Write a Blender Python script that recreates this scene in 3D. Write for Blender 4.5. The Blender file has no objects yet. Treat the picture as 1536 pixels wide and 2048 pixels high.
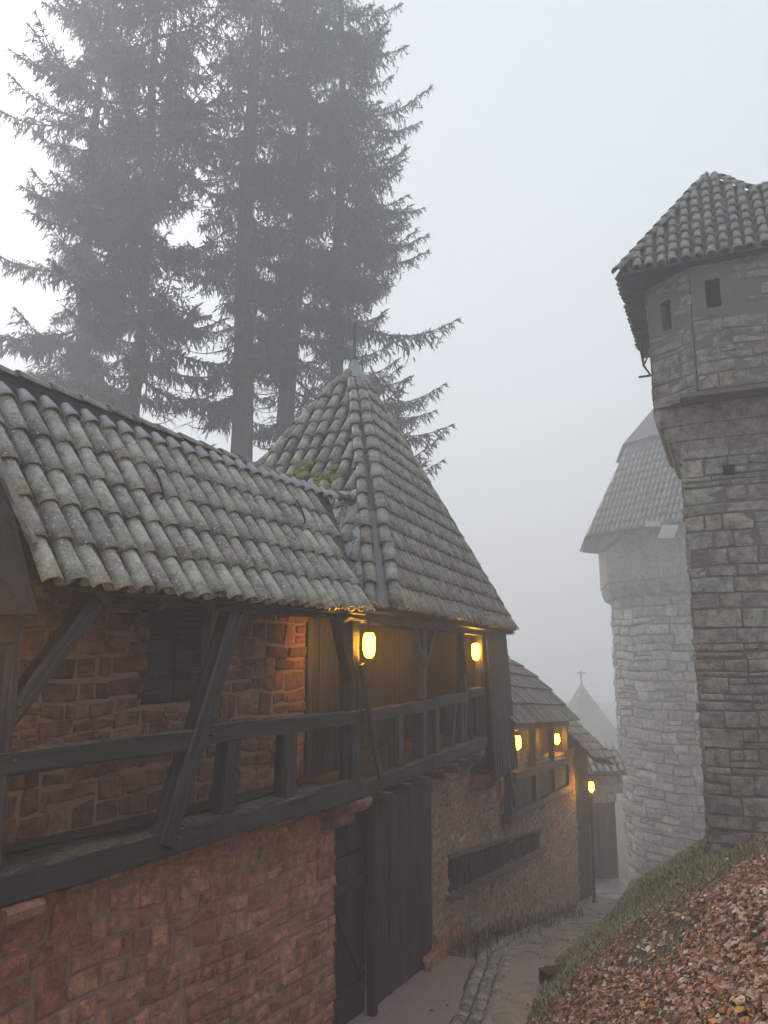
import bpy, math, random
import numpy as np
R = math.radians
S = bpy.context.scene
COL = S.collection
random.seed(7)
rng = np.random.default_rng(11)

# ------------------------------------------------------------------ camera
EYE = 0.0
cam_d = bpy.data.cameras.new('camera'); cam = bpy.data.objects.new('camera', cam_d); COL.objects.link(cam)
cam.location = (0, 0, EYE); cam.rotation_euler = (R(90 + 10.6), 0, 0)
cam_d.sensor_width = 36; cam_d.lens = 1540 / 2048 * 36; cam_d.clip_end = 1000; cam_d.clip_start = 0.05
S.camera = cam
# ------------------------------------------------------------------ sky, sun, exposure
w = bpy.data.worlds.new('World'); S.world = w; w.use_nodes = True
nt = w.node_tree; bg = nt.nodes['Background']
sky = nt.nodes.new('ShaderNodeTexSky'); sky.sky_type = 'NISHITA'; sky.sun_disc = False
sky.sun_elevation = R(40); sky.sun_rotation = R(-35); sky.air_density = 1.0; sky.dust_density = 4.0
hs = nt.nodes.new('ShaderNodeHueSaturation'); hs.inputs['Saturation'].default_value = 0.22
mx = nt.nodes.new('ShaderNodeMix'); mx.data_type = 'RGBA'; mx.inputs['Factor'].default_value = 0.78
mx.inputs['B'].default_value = (5.1, 5.55, 6.05, 1)          # the even cloud deck above the mist
nt.links.new(sky.outputs[0], hs.inputs['Color']); nt.links.new(hs.outputs[0], mx.inputs['A'])
nt.links.new(mx.outputs['Result'], bg.inputs['Color']); bg.inputs['Strength'].default_value = 0.105
sd = bpy.data.lights.new('sun', 'SUN'); sd.energy = 0.75; sd.angle = R(25); sd.color = (1, .97, .93)
sun = bpy.data.objects.new('sun', sd); COL.objects.link(sun)
sun.rotation_euler = (R(50), 0, R(180 + 35))      # a pale glow through the mist behind the spruces, upper left
S.view_settings.view_transform = 'Standard'; S.view_settings.look = 'None'
S.view_settings.exposure = 0.74; S.view_settings.gamma = 1
S.cycles.volume_bounces = 6; S.cycles.max_bounces = 8; S.cycles.diffuse_bounces = 3
S.cycles.use_denoising = True
S.cycles.volume_step_rate = 1.0
S.cycles.sample_clamp_indirect = 6

# ------------------------------------------------------------------ mesh helpers
class MB:
    """collects vertices (with a colour and a local grain coordinate each) and faces"""
    def __init__(s): s.v=[]; s.c=[]; s.l=[]; s.q=[]; s.t=[]; s.n=0
    def add(s, V, Q=None, T=None, col=(1,1,1), loc=None):
        V = np.asarray(V, float).reshape(-1,3); m=len(V)
        c = np.asarray(col, float)
        if c.ndim==1: c = np.tile(c,(m,1))
        s.v.append(V); s.c.append(c); s.l.append(V if loc is None else np.asarray(loc,float).reshape(-1,3))
        if Q is not None and len(Q): s.q.append(np.asarray(Q,int).reshape(-1,4)+s.n)
        if T is not None and len(T): s.t.append(np.asarray(T,int).reshape(-1,3)+s.n)
        s.n += m
    def build(s, name, mat, parent=None, smooth=False, **tags):
        V=np.concatenate(s.v); C=np.concatenate(s.c); L=np.concatenate(s.l)
        Q=np.concatenate(s.q) if s.q else np.zeros((0,4),int); T=np.concatenate(s.t) if s.t else np.zeros((0,3),int)
        me=bpy.data.meshes.new(name)
        me.vertices.add(len(V)); me.vertices.foreach_set('co', V.astype('f').ravel())
        nl=len(Q)*4+len(T)*3; me.loops.add(nl)
        me.loops.foreach_set('vertex_index', np.concatenate([Q.ravel(),T.ravel()]).astype('i'))
        nf=len(Q)+len(T); me.polygons.add(nf)
        me.polygons.foreach_set('loop_start', np.concatenate([np.arange(len(Q))*4, len(Q)*4+np.arange(len(T))*3]).astype('i'))
        me.polygons.foreach_set('loop_total', np.concatenate([np.full(len(Q),4),np.full(len(T),3)]).astype('i'))
        me.polygons.foreach_set('use_smooth', np.full(nf,bool(smooth)))
        me.update(calc_edges=True)
        a=me.attributes.new('tint','FLOAT_COLOR','POINT'); a.data.foreach_set('color', np.hstack([C,np.ones((len(C),1))]).astype('f').ravel())
        b=me.attributes.new('grain','FLOAT_VECTOR','POINT'); b.data.foreach_set('vector', L.astype('f').ravel())
        me.materials.append(mat)
        o=bpy.data.objects.new(name,me); COL.objects.link(o)
        if parent: o.parent=parent
        for k,x in tags.items(): o[k]=x
        return o

def thing(name,label,cat,group=None,loc=(0,0,0)):
    o=bpy.data.objects.new(name,None); COL.objects.link(o); o.location=loc; o.empty_display_size=.2
    o['label']=label; o['category']=cat
    if group: o['group']=group
    return o
def N(v): v=np.asarray(v,float); return v/np.linalg.norm(v)

class Frame:
    """a facade line: t runs along it, o outwards from it (towards the lane), z up"""
    def __init__(s,x,y,az,slope=0.): 
        a=R(az); s.O=np.array([x,y,0.]); s.d=np.array([math.sin(a),math.cos(a),slope]); s.n=np.array([math.cos(a),-math.sin(a),0.])
    def __call__(s,t,o,z):
        t=np.asarray(t,float)[...,None]; o=np.asarray(o,float)[...,None]; z=np.asarray(z,float)[...,None]
        return s.O+s.d*t+s.n*o+np.array([0,0,1.])*z

BOXQ=[(0,1,3,2),(4,6,7,5),(0,4,5,1),(2,3,7,6),(0,2,6,4),(1,5,7,3)]
def fbox(mb,F,t0,t1,o0,o1,z0,z1,col=(1,1,1)):
    P=[];L=[]
    for t in (t0,t1):
        for o in (o0,o1):
            for z in (z0,z1): P.append(F(t,o,z)); L.append((t,o,z))
    mb.add(np.array(P),BOXQ,col=col,loc=L)

def beam(mb,A,B,w,h,up=(0,0,1),jit=.006,col=(1,1,1),ch=.014,seg=.22,taper=1.0,bow=0.):
    A=np.asarray(A,float);B=np.asarray(B,float);d=N(B-A);up=np.asarray(up,float)
    s=N(np.cross(d,up));u=N(np.cross(s,d));L=np.linalg.norm(B-A);n=max(2,int(L/seg)+1)
    a,b=w/2,h/2;c=min(ch,a*.4,b*.4)
    cs=np.array([(-a+c,-b),(a-c,-b),(a,-b+c),(a,b-c),(a-c,b),(-a+c,b),(-a,b-c),(-a,-b+c)])
    V=[];Lc=[];off=random.uniform(0,50);g=rng.normal(0,jit*.5,(8,2))
    for i in range(n+1):
        f=i/n; g=g*.6+rng.normal(0,jit*.6,(8,2)); k=1+(taper-1)*f
        e = .5 if i in (0,n) else 1
        cc=cs*k+g*e
        bb=bow*math.sin(f*math.pi)
        for x,y in cc: V.append(A+d*L*f+s*x+u*(y+bb)); Lc.append((off+L*f,x,y))
    Q=[(i*8+j,i*8+(j+1)%8,(i+1)*8+(j+1)%8,(i+1)*8+j) for i in range(n) for j in range(8)]
    k=len(V); V+= [A-d*.004,B+d*.004]; Lc+=[(off,0,0),(off+L,0,0)]
    T=[(k,(j+1)%8,j) for j in range(8)]+[(k+1,n*8+j,n*8+(j+1)%8) for j in range(8)]
    mb.add(V,Q,T,col=np.asarray(col)*random.uniform(.85,1.15),loc=Lc)

def tube(mb,pts,r,seg=8,col=(1,1,1)):
    pts=np.asarray(pts,float); n=len(pts); r=np.broadcast_to(np.asarray(r,float),(n,))
    t=np.gradient(pts,axis=0); V=[];Lc=[]
    ref=np.array([0,0,1.]) if abs(N(pts[-1]-pts[0])[2])<.9 else np.array([1.,0,0])
    acc=0
    for i in range(n):
        d=N(t[i]); s=N(np.cross(d,ref)); u=np.cross(s,d)
        if i: acc+=np.linalg.norm(pts[i]-pts[i-1])
        for j in range(seg):
            a=2*math.pi*j/seg; V.append(pts[i]+r[i]*(math.cos(a)*s+math.sin(a)*u)); Lc.append((acc,math.cos(a)*r[i],math.sin(a)*r[i]))
    Q=[(i*seg+j,i*seg+(j+1)%seg,(i+1)*seg+(j+1)%seg,(i+1)*seg+j) for i in range(n-1) for j in range(seg)]
    k=len(V); V+=[pts[0],pts[-1]]; Lc+=[(0,0,0),(acc,0,0)]
    T=[(k,(j+1)%seg,j) for j in range(seg)]+[(k+1,(n-1)*seg+j,(n-1)*seg+(j+1)%seg) for j in range(seg)]
    mb.add(V,Q,T,col=col,loc=Lc)

def lathe(mb,c,prof,seg=16,col=(1,1,1),ax=1.,ay=1.,rot=0.):
    c=np.asarray(c,float);V=[]
    for r,z in prof:
        for j in range(seg):
            a=2*math.pi*j/seg+rot; V.append(c+np.array([ax*r*math.cos(a),ay*r*math.sin(a),z]))
    Q=[(i*seg+j,i*seg+(j+1)%seg,(i+1)*seg+(j+1)%seg,(i+1)*seg+j) for i in range(len(prof)-1) for j in range(seg)]
    mb.add(V,Q,col=col)

def poly(mb,P,col=(1,1,1),th=0.,nrm=None):
    """a flat convex polygon, with thickness th"""
    P=np.asarray(P,float);n=len(P)
    if nrm is None: nrm=N(np.cross(P[1]-P[0],P[2]-P[0]))
    if not th:
        mb.add(P,T=[(0,i,i+1) for i in range(1,n-1)],col=col); return
    V=np.vstack([P,P-np.asarray(nrm)*th])
    T=[(0,i,i+1) for i in range(1,n-1)]+[(n,n+i+1,n+i) for i in range(1,n-1)]
    Q=[(i,n+i,n+(i+1)%n,(i+1)%n) for i in range(n)]
    mb.add(V,Q,T,col=col)

# --- masonry: every stone its own pillowed block
def cells_rubble(u0,u1,v0,v1,band=(.3,.5),cw=(.22,.6)):
    out=[];v=v0
    while v<v1-.02:
        H=min(random.uniform(*band),v1-v)
        if v1-(v+H)<.12: H=v1-v
        u=u0
        while u<u1-.01:
            W_=random.uniform(cw[0],cw[1]*1.6)
            if u1-(u+W_)<cw[0]*.7: W_=u1-u
            r=random.random()
            if r<.2 and W_<H*1.3: out.append((u,u+W_,v,v+H))
            else:
                k=[0,random.uniform(.36,.64),1]
                if r>.82: k=[0,random.uniform(.25,.36),random.uniform(.6,.75),1]
                for a,b in zip(k[:-1],k[1:]):
                    uu=u
                    while uu<u+W_-.005:
                        ww=random.uniform(*cw)*(1 if b-a>.3 else .8)
                        if u+W_-(uu+ww)<cw[0]*.6: ww=u+W_-uu
                        out.append((uu,uu+ww,v+H*a,v+H*b)); uu+=ww
            u+=W_
        v+=H
    return out
def cells_course(u0,u1,v0,v1,ch=(.24,.4),cw=(.4,1.1),thin=.25):
    out=[];v=v0
    while v<v1-.02:
        H=random.uniform(.08,.14) if random.random()<thin*.6 else random.uniform(*ch); H=min(H,v1-v)
        if v1-(v+H)<.1: H=v1-v
        u=u0
        while u<u1-.01:
            W_=random.uniform(*cw)
            if u1-(u+W_)<cw[0]*.6: W_=u1-u
            if random.random()<thin and H>.22:
                f=random.uniform(.3,.6); out.append((u,u+W_,v,v+H*f)); 
                m=random.uniform(.35,.65); out+= [(u,u+W_*m,v+H*f,v+H),(u+W_*m,u+W_,v+H*f,v+H)]
            else: out.append((u,u+W_,v,v+H))
            u+=W_
        v+=H
    return out
def masonry(mb,fn,cells,depth=.04,gap=.012,jit=.012,wav=.02,rough=.008,pal=((.3,.15,.11),),var=.18,keep=None,rag=0.):
    ph=rng.uniform(0,6,6)
    for (a,b,c,d) in cells:
        if keep and not keep((a+b)/2,(c+d)/2): continue
        w_,h_=b-a,d-c
        g=gap*random.uniform(.5,1.5); e1=min(.009,w_*.12,h_*.12); e2=min(.03,w_*.28,h_*.28)
        U=np.array([g*.5,g*.5+e1,g*.5+e2,w_*.5,w_-g*.5-e2,w_-g*.5-e1,w_-g*.5])
        Vv=np.array([g*.5,g*.5+e1,g*.5+e2,h_*.5,h_-g*.5-e2,h_-g*.5-e1,h_-g*.5])
        uu,vv=np.meshgrid(U,Vv,indexing='ij')
        # bilinear corner jitter
        cj=rng.normal(0,jit,(2,2,2)); cj=np.clip(cj,-gap*1.2,gap*1.2) if jit<=gap else np.clip(cj,-jit*1.5,jit*1.5)
        fu=uu/w_;fv=vv/h_
        ju=(cj[0,0,0]*(1-fu)*(1-fv)+cj[1,0,0]*fu*(1-fv)+cj[0,1,0]*(1-fu)*fv+cj[1,1,0]*fu*fv)
        jv=(cj[0,0,1]*(1-fu)*(1-fv)+cj[1,0,1]*fu*(1-fv)+cj[0,1,1]*(1-fu)*fv+cj[1,1,1]*fu*fv)
        # rounded corners
        rc=min(.035,w_*.2,h_*.2)*random.uniform(.3,1)
        su=np.sign(fu-.5)*(np.abs(fu-.5)*2)**6; sv=np.sign(fv-.5)*(np.abs(fv-.5)*2)**6
        ju=ju-su*np.abs(sv)*rc*.5; jv=jv-sv*np.abs(su)*rc*.5
        X=a+uu+ju+rng.normal(0,.003,uu.shape); Y=c+vv+jv+rng.normal(0,.003,uu.shape)
        Y=Y+wav*np.sin(X*1.7+ph[0]+.6*Y)+wav*.5*np.sin(X*4.3+ph[1]-Y*1.1); X=X+wav*.6*np.sin(Y*2.3+ph[2])
        prof=np.ones((7,7)); prof[[0,-1],:]=-.5; prof[:,[0,-1]]=-.5
        m=np.zeros((7,7),bool); m[1:-1,1:-1]=True; in2=np.zeros((7,7),bool); in2[2:-2,2:-2]=True
        prof[m&~in2]=.86
        dd=depth*random.uniform(.55,1.25)
        D=prof*dd+np.where(m,rng.normal(0,rough,(7,7)),0)+np.where(m,(fu-.5)*random.gauss(0,rough*1.5)+(fv-.5)*random.gauss(0,rough*1.5),0)
        if rag:
            X=X-rag*random.random()*(a<=rag_edge+.01)*(1-fu)
        p=fn(X.ravel(),Y.ravel(),D.ravel())
        base=np.array(random.choice(pal))*(1+random.uniform(-var,var))*(1+rng.uniform(-.06,.06,3))
        ii=np.arange(49).reshape(7,7)
        Q=np.stack([ii[:-1,:-1],ii[1:,:-1],ii[1:,1:],ii[:-1,1:]],-1).reshape(-1,4)
        mb.add(p,Q,col=base,loc=np.stack([X.ravel(),Y.ravel(),D.ravel()],1)+random.uniform(0,3))
rag_edge=-1e9

# --- half-round roof tiles
def tile_template(r1,r0,L,th=.014,seg=8):
    A=np.linspace(math.pi*-.02,math.pi*1.02,seg+1)
    def arc(r,y,lift): return np.stack([np.cos(A)*r*.98,np.full(seg+1,y),np.sin(A)*r*.86+lift],1)
    rows=[arc(r0,L,0),arc(r0*.35+r1*.65,L*.4,.0),arc(r1,.0,.0),arc(r1-th,0.0,.0),arc((r0+r1)/2-th,L*.5,.0)]
    V=np.concatenate(rows);m=seg+1
    Q=[(i*m+j,i*m+j+1,(i+1)*m+j+1,(i+1)*m+j) for i in range(4) for j in range(seg)]
    return V,np.array(Q)
def put_tiles(mb,P,E,Sv,Nv,tilt,tpl,cols,invert=False,jit=1.):
    """P: n x 3 lower-end positions; E,Sv,Nv axes of the slope"""
    V,Q=tpl; n=len(P)
    if n==0: return
    V=V.copy()
    if invert: V[:,2]*=-1
    ya=rng.normal(0,.018*jit,n); ta=tilt+rng.normal(0,.008*jit,n); sc=1+rng.normal(0,.025*jit,n)
    x=V[None,:,0]*sc[:,None]; y=np.repeat(V[None,:,1],n,0); z=V[None,:,2]*sc[:,None]
    x2=x+ (y*np.sin(ya)[:,None]); y2=y; z2=z-y*np.sin(ta)[:,None]
    W_=P[:,None,:]+x2[...,None]*E+y2[...,None]*Sv+z2[...,None]*Nv
    m=len(V)
    QQ=(Q[None]+np.arange(n)[:,None,None]*m).reshape(-1,4)
    C=np.repeat(cols,m,0)
    loc=np.stack([np.repeat(rng.uniform(0,40,n),m)+x.ravel(),y.ravel()+np.repeat(rng.uniform(0,40,n),m),z.ravel()],1)
    mb.add(W_.reshape(-1,3),QQ,col=C,loc=loc)
TP=np.array([(.195,.186,.158),(.215,.205,.172),(.165,.16,.14),(.235,.225,.19),(.19,.172,.148),(.2,.192,.162)])
def tile_cols(n,odd=.06,k=1.):
    c=TP[rng.integers(0,len(TP),n)]*rng.uniform(.82,1.18,(n,1))
    o=rng.random(n)<odd*.6; c[o]=np.array((.2,.15,.12))*rng.uniform(.7,1.2,(o.sum(),1))
    o=rng.random(n)<odd; c[o]=np.array((.15,.125,.122))*rng.uniform(.7,1.2,(o.sum(),1))
    return c*k
def tiled_face(mb,O,E,Sv,a0,a1,smax,sp,ex,r,clip,under=True,odd=.06,k=1.,jit=1.,b0=0.,first_col=None):
    O=np.asarray(O,float);E=N(E);Sv=N(Sv);Nv=N(np.cross(E,Sv)); 
    if Nv[2]<0: Nv=-Nv
    tpl=tile_template(r,r*.8,ex*1.22); tu=tile_template(r*.95,r*.85,ex*1.15)
    PA=[];PU=[]
    for i in range(int((a1-a0)/sp)+1):
        a=a0+i*sp+random.gauss(0,.006*jit); off=random.gauss(0,.012)
        j=0
        while b0+j*ex<smax:
            b=b0+j*ex+off*(j<1.5)
            if clip(a,b+ex*.45): PA.append(O+E*(a+random.gauss(0,.004*jit))+Sv*b+Nv*.035)
            if under and clip(a+sp/2,b+ex*.45): PU.append(O+E*(a+sp/2)+Sv*(b+.03)+Nv*(.045))
            j+=1
    PA=np.array(PA);PU=np.array(PU) if PU else np.zeros((0,3))
    put_tiles(mb,PA,E,Sv,Nv,.045,tpl,tile_cols(len(PA),odd,k),jit=jit)
    if len(PU): put_tiles(mb,PU,E,Sv,Nv,.03,tu,tile_cols(len(PU),odd,k*.8),invert=True,jit=jit*.5)
def hip_tiles(mb,A,B,ex,r,k=1.,side=0.,Nv=None,odd=.08):
    A=np.asarray(A,float);B=np.asarray(B,float);d=N(B-A);L=np.linalg.norm(B-A)
    if Nv is None: Nv=np.array([0,0,1.])
    E=N(np.cross(d,Nv));Nn=N(np.cross(E,d))
    n=int(L/ex); P=np.array([A+d*(i*ex)+E*side+E*random.gauss(0,.005) for i in range(n)])
    put_tiles(mb,P,E,d,Nn,.06,tile_template(r,r*.82,ex*1.2),tile_cols(n,odd,k))

# ------------------------------------------------------------------ materials
def mat(name):
    m=bpy.data.materials.new(name); m.use_nodes=True; t=m.node_tree; b=t.nodes['Principled BSDF']; return m,t,b
def nd(t,ty,**k):
    n=t.nodes.new(ty)
    for a,v in k.items():
        if a in n.inputs: n.inputs[a].default_value=v
        else: setattr(n,a,v)
    return n
def attr(t,name): 
    n=t.nodes.new('ShaderNodeAttribute'); n.attribute_name=name; return n
def ramp(t,fac,stops):
    r=t.nodes.new('ShaderNodeValToRGB'); e=r.color_ramp.elements
    e[0].position,e[0].color=stops[0][0],(*stops[0][1],1)
    e[1].position,e[1].color=stops[-1][0],(*stops[-1][1],1)
    for p,c in stops[1:-1]:
        x=e.new(p); x.color=(*c,1)
    t.links.new(fac,r.inputs[0]); return r.outputs[0]
def mixc(t,a,b,f,mode='MIX'):
    m=t.nodes.new('ShaderNodeMix'); m.data_type='RGBA'; m.blend_type=mode
    for v,k in ((a,'A'),(b,'B'),(f,'Factor')):
        if hasattr(v,'node'): t.links.new(v,m.inputs[k] if k!='Factor' else m.inputs[0])
        else:
            if k=='Factor': m.inputs[0].default_value=v
            else: m.inputs[k].default_value=(*v,1)
    return m.outputs['Result']
def G(v): return (v,v,v)
def noise(t,vec,scale,detail=6,rough=.6):
    n=nd(t,'ShaderNodeTexNoise',Scale=scale,Detail=detail,Roughness=rough)
    if vec is not None: t.links.new(vec,n.inputs['Vector'])
    return n.outputs[0]
def bump(t,b,h,strength=.5,dist=.01,prev=None):
    n=nd(t,'ShaderNodeBump',Strength=strength,Distance=dist); t.links.new(h,n.inputs['Height'])
    if prev: t.links.new(prev,n.inputs['Normal'])
    t.links.new(n.outputs[0],b.inputs['Normal']); return n.outputs[0]
def scaled(t,vec,s):
    n=t.nodes.new('ShaderNodeMapping'); n.inputs['Scale'].default_value=s; t.links.new(vec,n.inputs[0]); return n.outputs[0]

def stone_mat(name,speck=.0,moss=0.,fine=1.):
    m,t,b=mat(name); tc=nd(t,'ShaderNodeTexCoord').outputs['Object']
    n1=noise(t,tc,9*fine,8,.65); n2=noise(t,tc,55*fine,5,.7); n3=noise(t,tc,1.1,4)
    c=mixc(t,attr(t,'tint').outputs['Color'],ramp(t,n1,[(.34,G(.5)),(.5,G(1.0)),(.66,G(1.5))]),1,'MULTIPLY')
    c=mixc(t,c,ramp(t,n2,[(.36,G(.7)),(.64,G(1.3))]),1,'MULTIPLY')
    c=mixc(t,c,ramp(t,n3,[(.3,G(.78)),(.7,G(1.15))]),1,'MULTIPLY')
    if speck:
        v=nd(t,'ShaderNodeTexVoronoi',Scale=7.); t.links.new(tc,v.inputs['Vector'])
        d=nd(t,'ShaderNodeMath',operation='ADD'); t.links.new(v.outputs['Distance'],d.inputs[0])
        n4=nd(t,'ShaderNodeMath',operation='MULTIPLY'); t.links.new(noise(t,tc,40,4),n4.inputs[0]); n4.inputs[1].default_value=.35; t.links.new(n4.outputs[0],d.inputs[1])
        f=ramp(t,d.outputs[0],[(.18+.1*speck,G(1)),(.25+.1*speck,G(0))])
        f2=mixc(t,f,ramp(t,noise(t,tc,2.3,3),[(.55,G(0)),(.62,G(1))]),1,'MULTIPLY')
        c=mixc(t,c,(.5,.5,.44),f2)
    if moss:
        c=mixc(t,c,(.09,.11,.05),ramp(t,noise(t,tc,1.7,6,.7),[(.62-moss*.3,G(0)),(.8-moss*.2,G(.7))]))
    t.links.new(c,b.inputs['Base Color']); b.inputs['Roughness'].default_value=.85
    p=bump(t,b,n1,.7,.02/fine); bump(t,b,n2,.7,.006/fine,p)
    return m
M={}
M['sandstone']=stone_mat('pink_sandstone')
M['greystone']=stone_mat('grey_brown_stone',speck=.25,moss=.1,fine=.8)
M['farstone']=stone_mat('far_tower_stone',fine=.6)
def mortar_mat(name,c1,c2):
    m,t,b=mat(name); tc=nd(t,'ShaderNodeTexCoord').outputs['Object']
    c=mixc(t,c1,c2,noise(t,tc,6,6)); t.links.new(c,b.inputs['Base Color']); b.inputs['Roughness'].default_value=.95
    bump(t,b,noise(t,tc,70,6,.7),.8,.012); return m
M['mortar']=mortar_mat('lime_mortar',(.26,.145,.105),(.4,.255,.195))
M['greymortar']=mortar_mat('grey_mortar',(.11,.1,.088),(.2,.182,.16))
def wood_mat(name,dark,light,rough=.6):
    m,t,b=mat(name); g=attr(t,'grain').outputs['Vector']
    n1=noise(t,scaled(t,g,(1.2,26,26)),1.,8,.65); n2=noise(t,scaled(t,g,(4,90,90)),1.,4,.6); n3=noise(t,g,1.3,4)
    c=mixc(t,dark,light,ramp(t,n1,[(.4,G(0)),(.66,G(1))]))
    n4=noise(t,scaled(t,g,(2.2,38,38)),1.,5,.75)
    c=mixc(t,c,tuple(min(1,x*3.2) for x in light),ramp(t,n4,[(.6,G(0)),(.7,G(.8))]))
    c=mixc(t,c,tuple(x*.25 for x in dark),ramp(t,n4,[(.3,G(1)),(.38,G(0))]))
    c=mixc(t,c,attr(t,'tint').outputs['Color'],1,'MULTIPLY')
    c=mixc(t,c,ramp(t,n3,[(.3,G(.6)),(.7,G(1.35))]),1,'MULTIPLY')
    t.links.new(c,b.inputs['Base Color']); b.inputs['Roughness'].default_value=rough
    p=bump(t,b,n1,.9,.012); bump(t,b,n2,.5,.004,p); return m
M['timber']=wood_mat('weathered_black_timber',(.006,.007,.009),(.06,.066,.072),.55)
M['brown']=wood_mat('brown_boards',(.008,.005,.0035),(.04,.024,.015),.65)
M['gable']=wood_mat('dark_brown_boards',(.018,.009,.005),(.055,.028,.016),.6)
M['gate']=wood_mat('dark_gate_boards',(.008,.008,.009),(.052,.048,.048),.65)
M['floorwood']=wood_mat('walkway_boards',(.055,.042,.032),(.12,.095,.075),.7)
def pale_top():
    m,t,b=mat('beam_pale_top'); g=attr(t,'grain').outputs['Vector']; tc=nd(t,'ShaderNodeTexCoord').outputs['Object']
    n1=noise(t,scaled(t,g,(1.5,24,24)),1.,8,.7)
    c=mixc(t,(.008,.009,.011),(.045,.05,.054),ramp(t,n1,[(.3,G(0)),(.7,G(1))]))
    geo=nd(t,'ShaderNodeNewGeometry'); sx=nd(t,'ShaderNodeSeparateXYZ'); t.links.new(geo.outputs['True Normal'],sx.inputs[0])
    up=ramp(t,sx.outputs['Z'],[(.6,G(0)),(.85,G(1))])           # paler, mottled colour on faces that point upwards
    li=mixc(t,(.06,.058,.05),(.24,.235,.2),ramp(t,noise(t,tc,16,8,.7),[(.42,G(0)),(.72,G(1))]))
    c=mixc(t,c,li,up)
    t.links.new(c,b.inputs['Base Color']); b.inputs['Roughness'].default_value=.65
    bump(t,b,n1,.9,.014); return m
M['sill']=pale_top()
def tile_mat(name,lichen=1.):
    m,t,b=mat(name); g=attr(t,'grain').outputs['Vector']; tc=nd(t,'ShaderNodeTexCoord').outputs['Object']
    n1=noise(t,tc,7,8,.65); n2=noise(t,tc,60,5,.7)
    c=mixc(t,attr(t,'tint').outputs['Color'],ramp(t,n1,[(.36,G(.6)),(.64,G(1.4))]),1,'MULTIPLY')
    c=mixc(t,c,ramp(t,n2,[(.36,G(.7)),(.64,G(1.3))]),1,'MULTIPLY')
    v=nd(t,'ShaderNodeTexVoronoi',Scale=21.); t.links.new(tc,v.inputs['Vector'])
    d=nd(t,'ShaderNodeMath',operation='ADD'); t.links.new(v.outputs['Distance'],d.inputs[0])
    q=nd(t,'ShaderNodeMath',operation='MULTIPLY'); t.links.new(noise(t,tc,55,4),q.inputs[0]); q.inputs[1].default_value=.5; t.links.new(q.outputs[0],d.inputs[1])
    f=ramp(t,d.outputs[0],[(.42,G(1)),(.5,G(0))])
    f2=mixc(t,f,ramp(t,noise(t,tc,4,4,.7),[(.38,G(0)),(.52,G(lichen))]),1,'MULTIPLY')
    c=mixc(t,c,(.52,.52,.43),f2)
    c=mixc(t,c,(.075,.09,.045),ramp(t,noise(t,tc,3.1,6,.75),[(.6,G(0)),(.75,G(.55))]))
    t.links.new(c,b.inputs['Base Color'])
    t.links.new(ramp(t,n1,[(.36,G(.2)),(.64,G(.5))]),b.inputs['Roughness'])
    p=bump(t,b,n1,.35,.01); bump(t,b,n2,.5,.004,p); return m
M['tile']=tile_mat('lichened_roof_tile'); M['tile2']=tile_mat('tower_roof_tile',.4)
def plain(name,c,rough=.6,metal=0.,nz=20,amt=.25,bs=.3,bd=.005):
    m,t,b=mat(name); tc=nd(t,'ShaderNodeTexCoord').outputs['Object']; n=noise(t,tc,nz,6)
    cc=mixc(t,tuple(x*(1-amt) for x in c),tuple(x*(1+amt) for x in c),n)
    cc=mixc(t,cc,attr(t,'tint').outputs['Color'],1,'MULTIPLY')
    t.links.new(cc,b.inputs['Base Color']); b.inputs['Roughness'].default_value=rough; b.inputs['Metallic'].default_value=metal
    bump(t,b,n,bs,bd); return m
M['zinc']=plain('zinc_sheet',(.3,.302,.3),.5,.3,6,.3,.3,.01)
M['patina']=plain('pale_green_zinc',(.36,.42,.41),.5,.3,3,.3,.2,.01)
M['iron']=plain('black_iron',(.02,.02,.022),.5,.6)
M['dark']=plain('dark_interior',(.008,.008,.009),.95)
M['moss']=plain('bright_moss',(.16,.2,.035),.95,0,60,.5,1.,.03)
M['mortarcap']=plain('lime_verge',(.22,.21,.18),.9,0,12,.4,.8,.02)
M['corbel']=stone_mat('dressed_pink_sandstone')
M['slate']=plain('dark_slate',(.06,.062,.064),.6,0,14,.3)
M['lightwood']=plain('pale_timber',(.3,.26,.2),.8)
M['plaster']=plain('ochre_render',(.26,.22,.15),.95,0,3,.3,.6,.02)
M['bark']=None
m,t,b=mat('spruce_bark'); tc=nd(t,'ShaderNodeTexCoord').outputs['Object']
n1=noise(t,scaled(t,tc,(6,6,1.6)),1.5,8,.7); t.links.new(mixc(t,(.035,.03,.026),(.09,.08,.07),n1),b.inputs['Base Color']); b.inputs['Roughness'].default_value=.95; bump(t,b,n1,1,.05); M['bark']=m
m,t,b=mat('spruce_needles'); t.links.new(attr(t,'tint').outputs['Color'],b.inputs['Base Color']); b.inputs['Roughness'].default_value=.8; M['needle']=m
m,t,b=mat('fallen_leaf'); t.links.new(attr(t,'tint').outputs['Color'],b.inputs['Base Color']); b.inputs['Roughness'].default_value=.45; M['leaf']=m
def lamp_mat():
    m,t,b=mat('lit_lamp_glass'); b.inputs['Base Color'].default_value=(.9,.6,.2,1)
    geo=nd(t,'ShaderNodeTexCoord'); 
    b.inputs['Emission Color'].default_value=(1,.43,.0085,1); b.inputs['Emission Strength'].default_value=48; return m
M['lamp']=lamp_mat()
def lit_glass():
    m,t,b=mat('pale_window_glass'); b.inputs['Base Color'].default_value=(.42,.44,.46,1); b.inputs['Roughness'].default_value=.15; return m
M['glass']=lit_glass()
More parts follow.
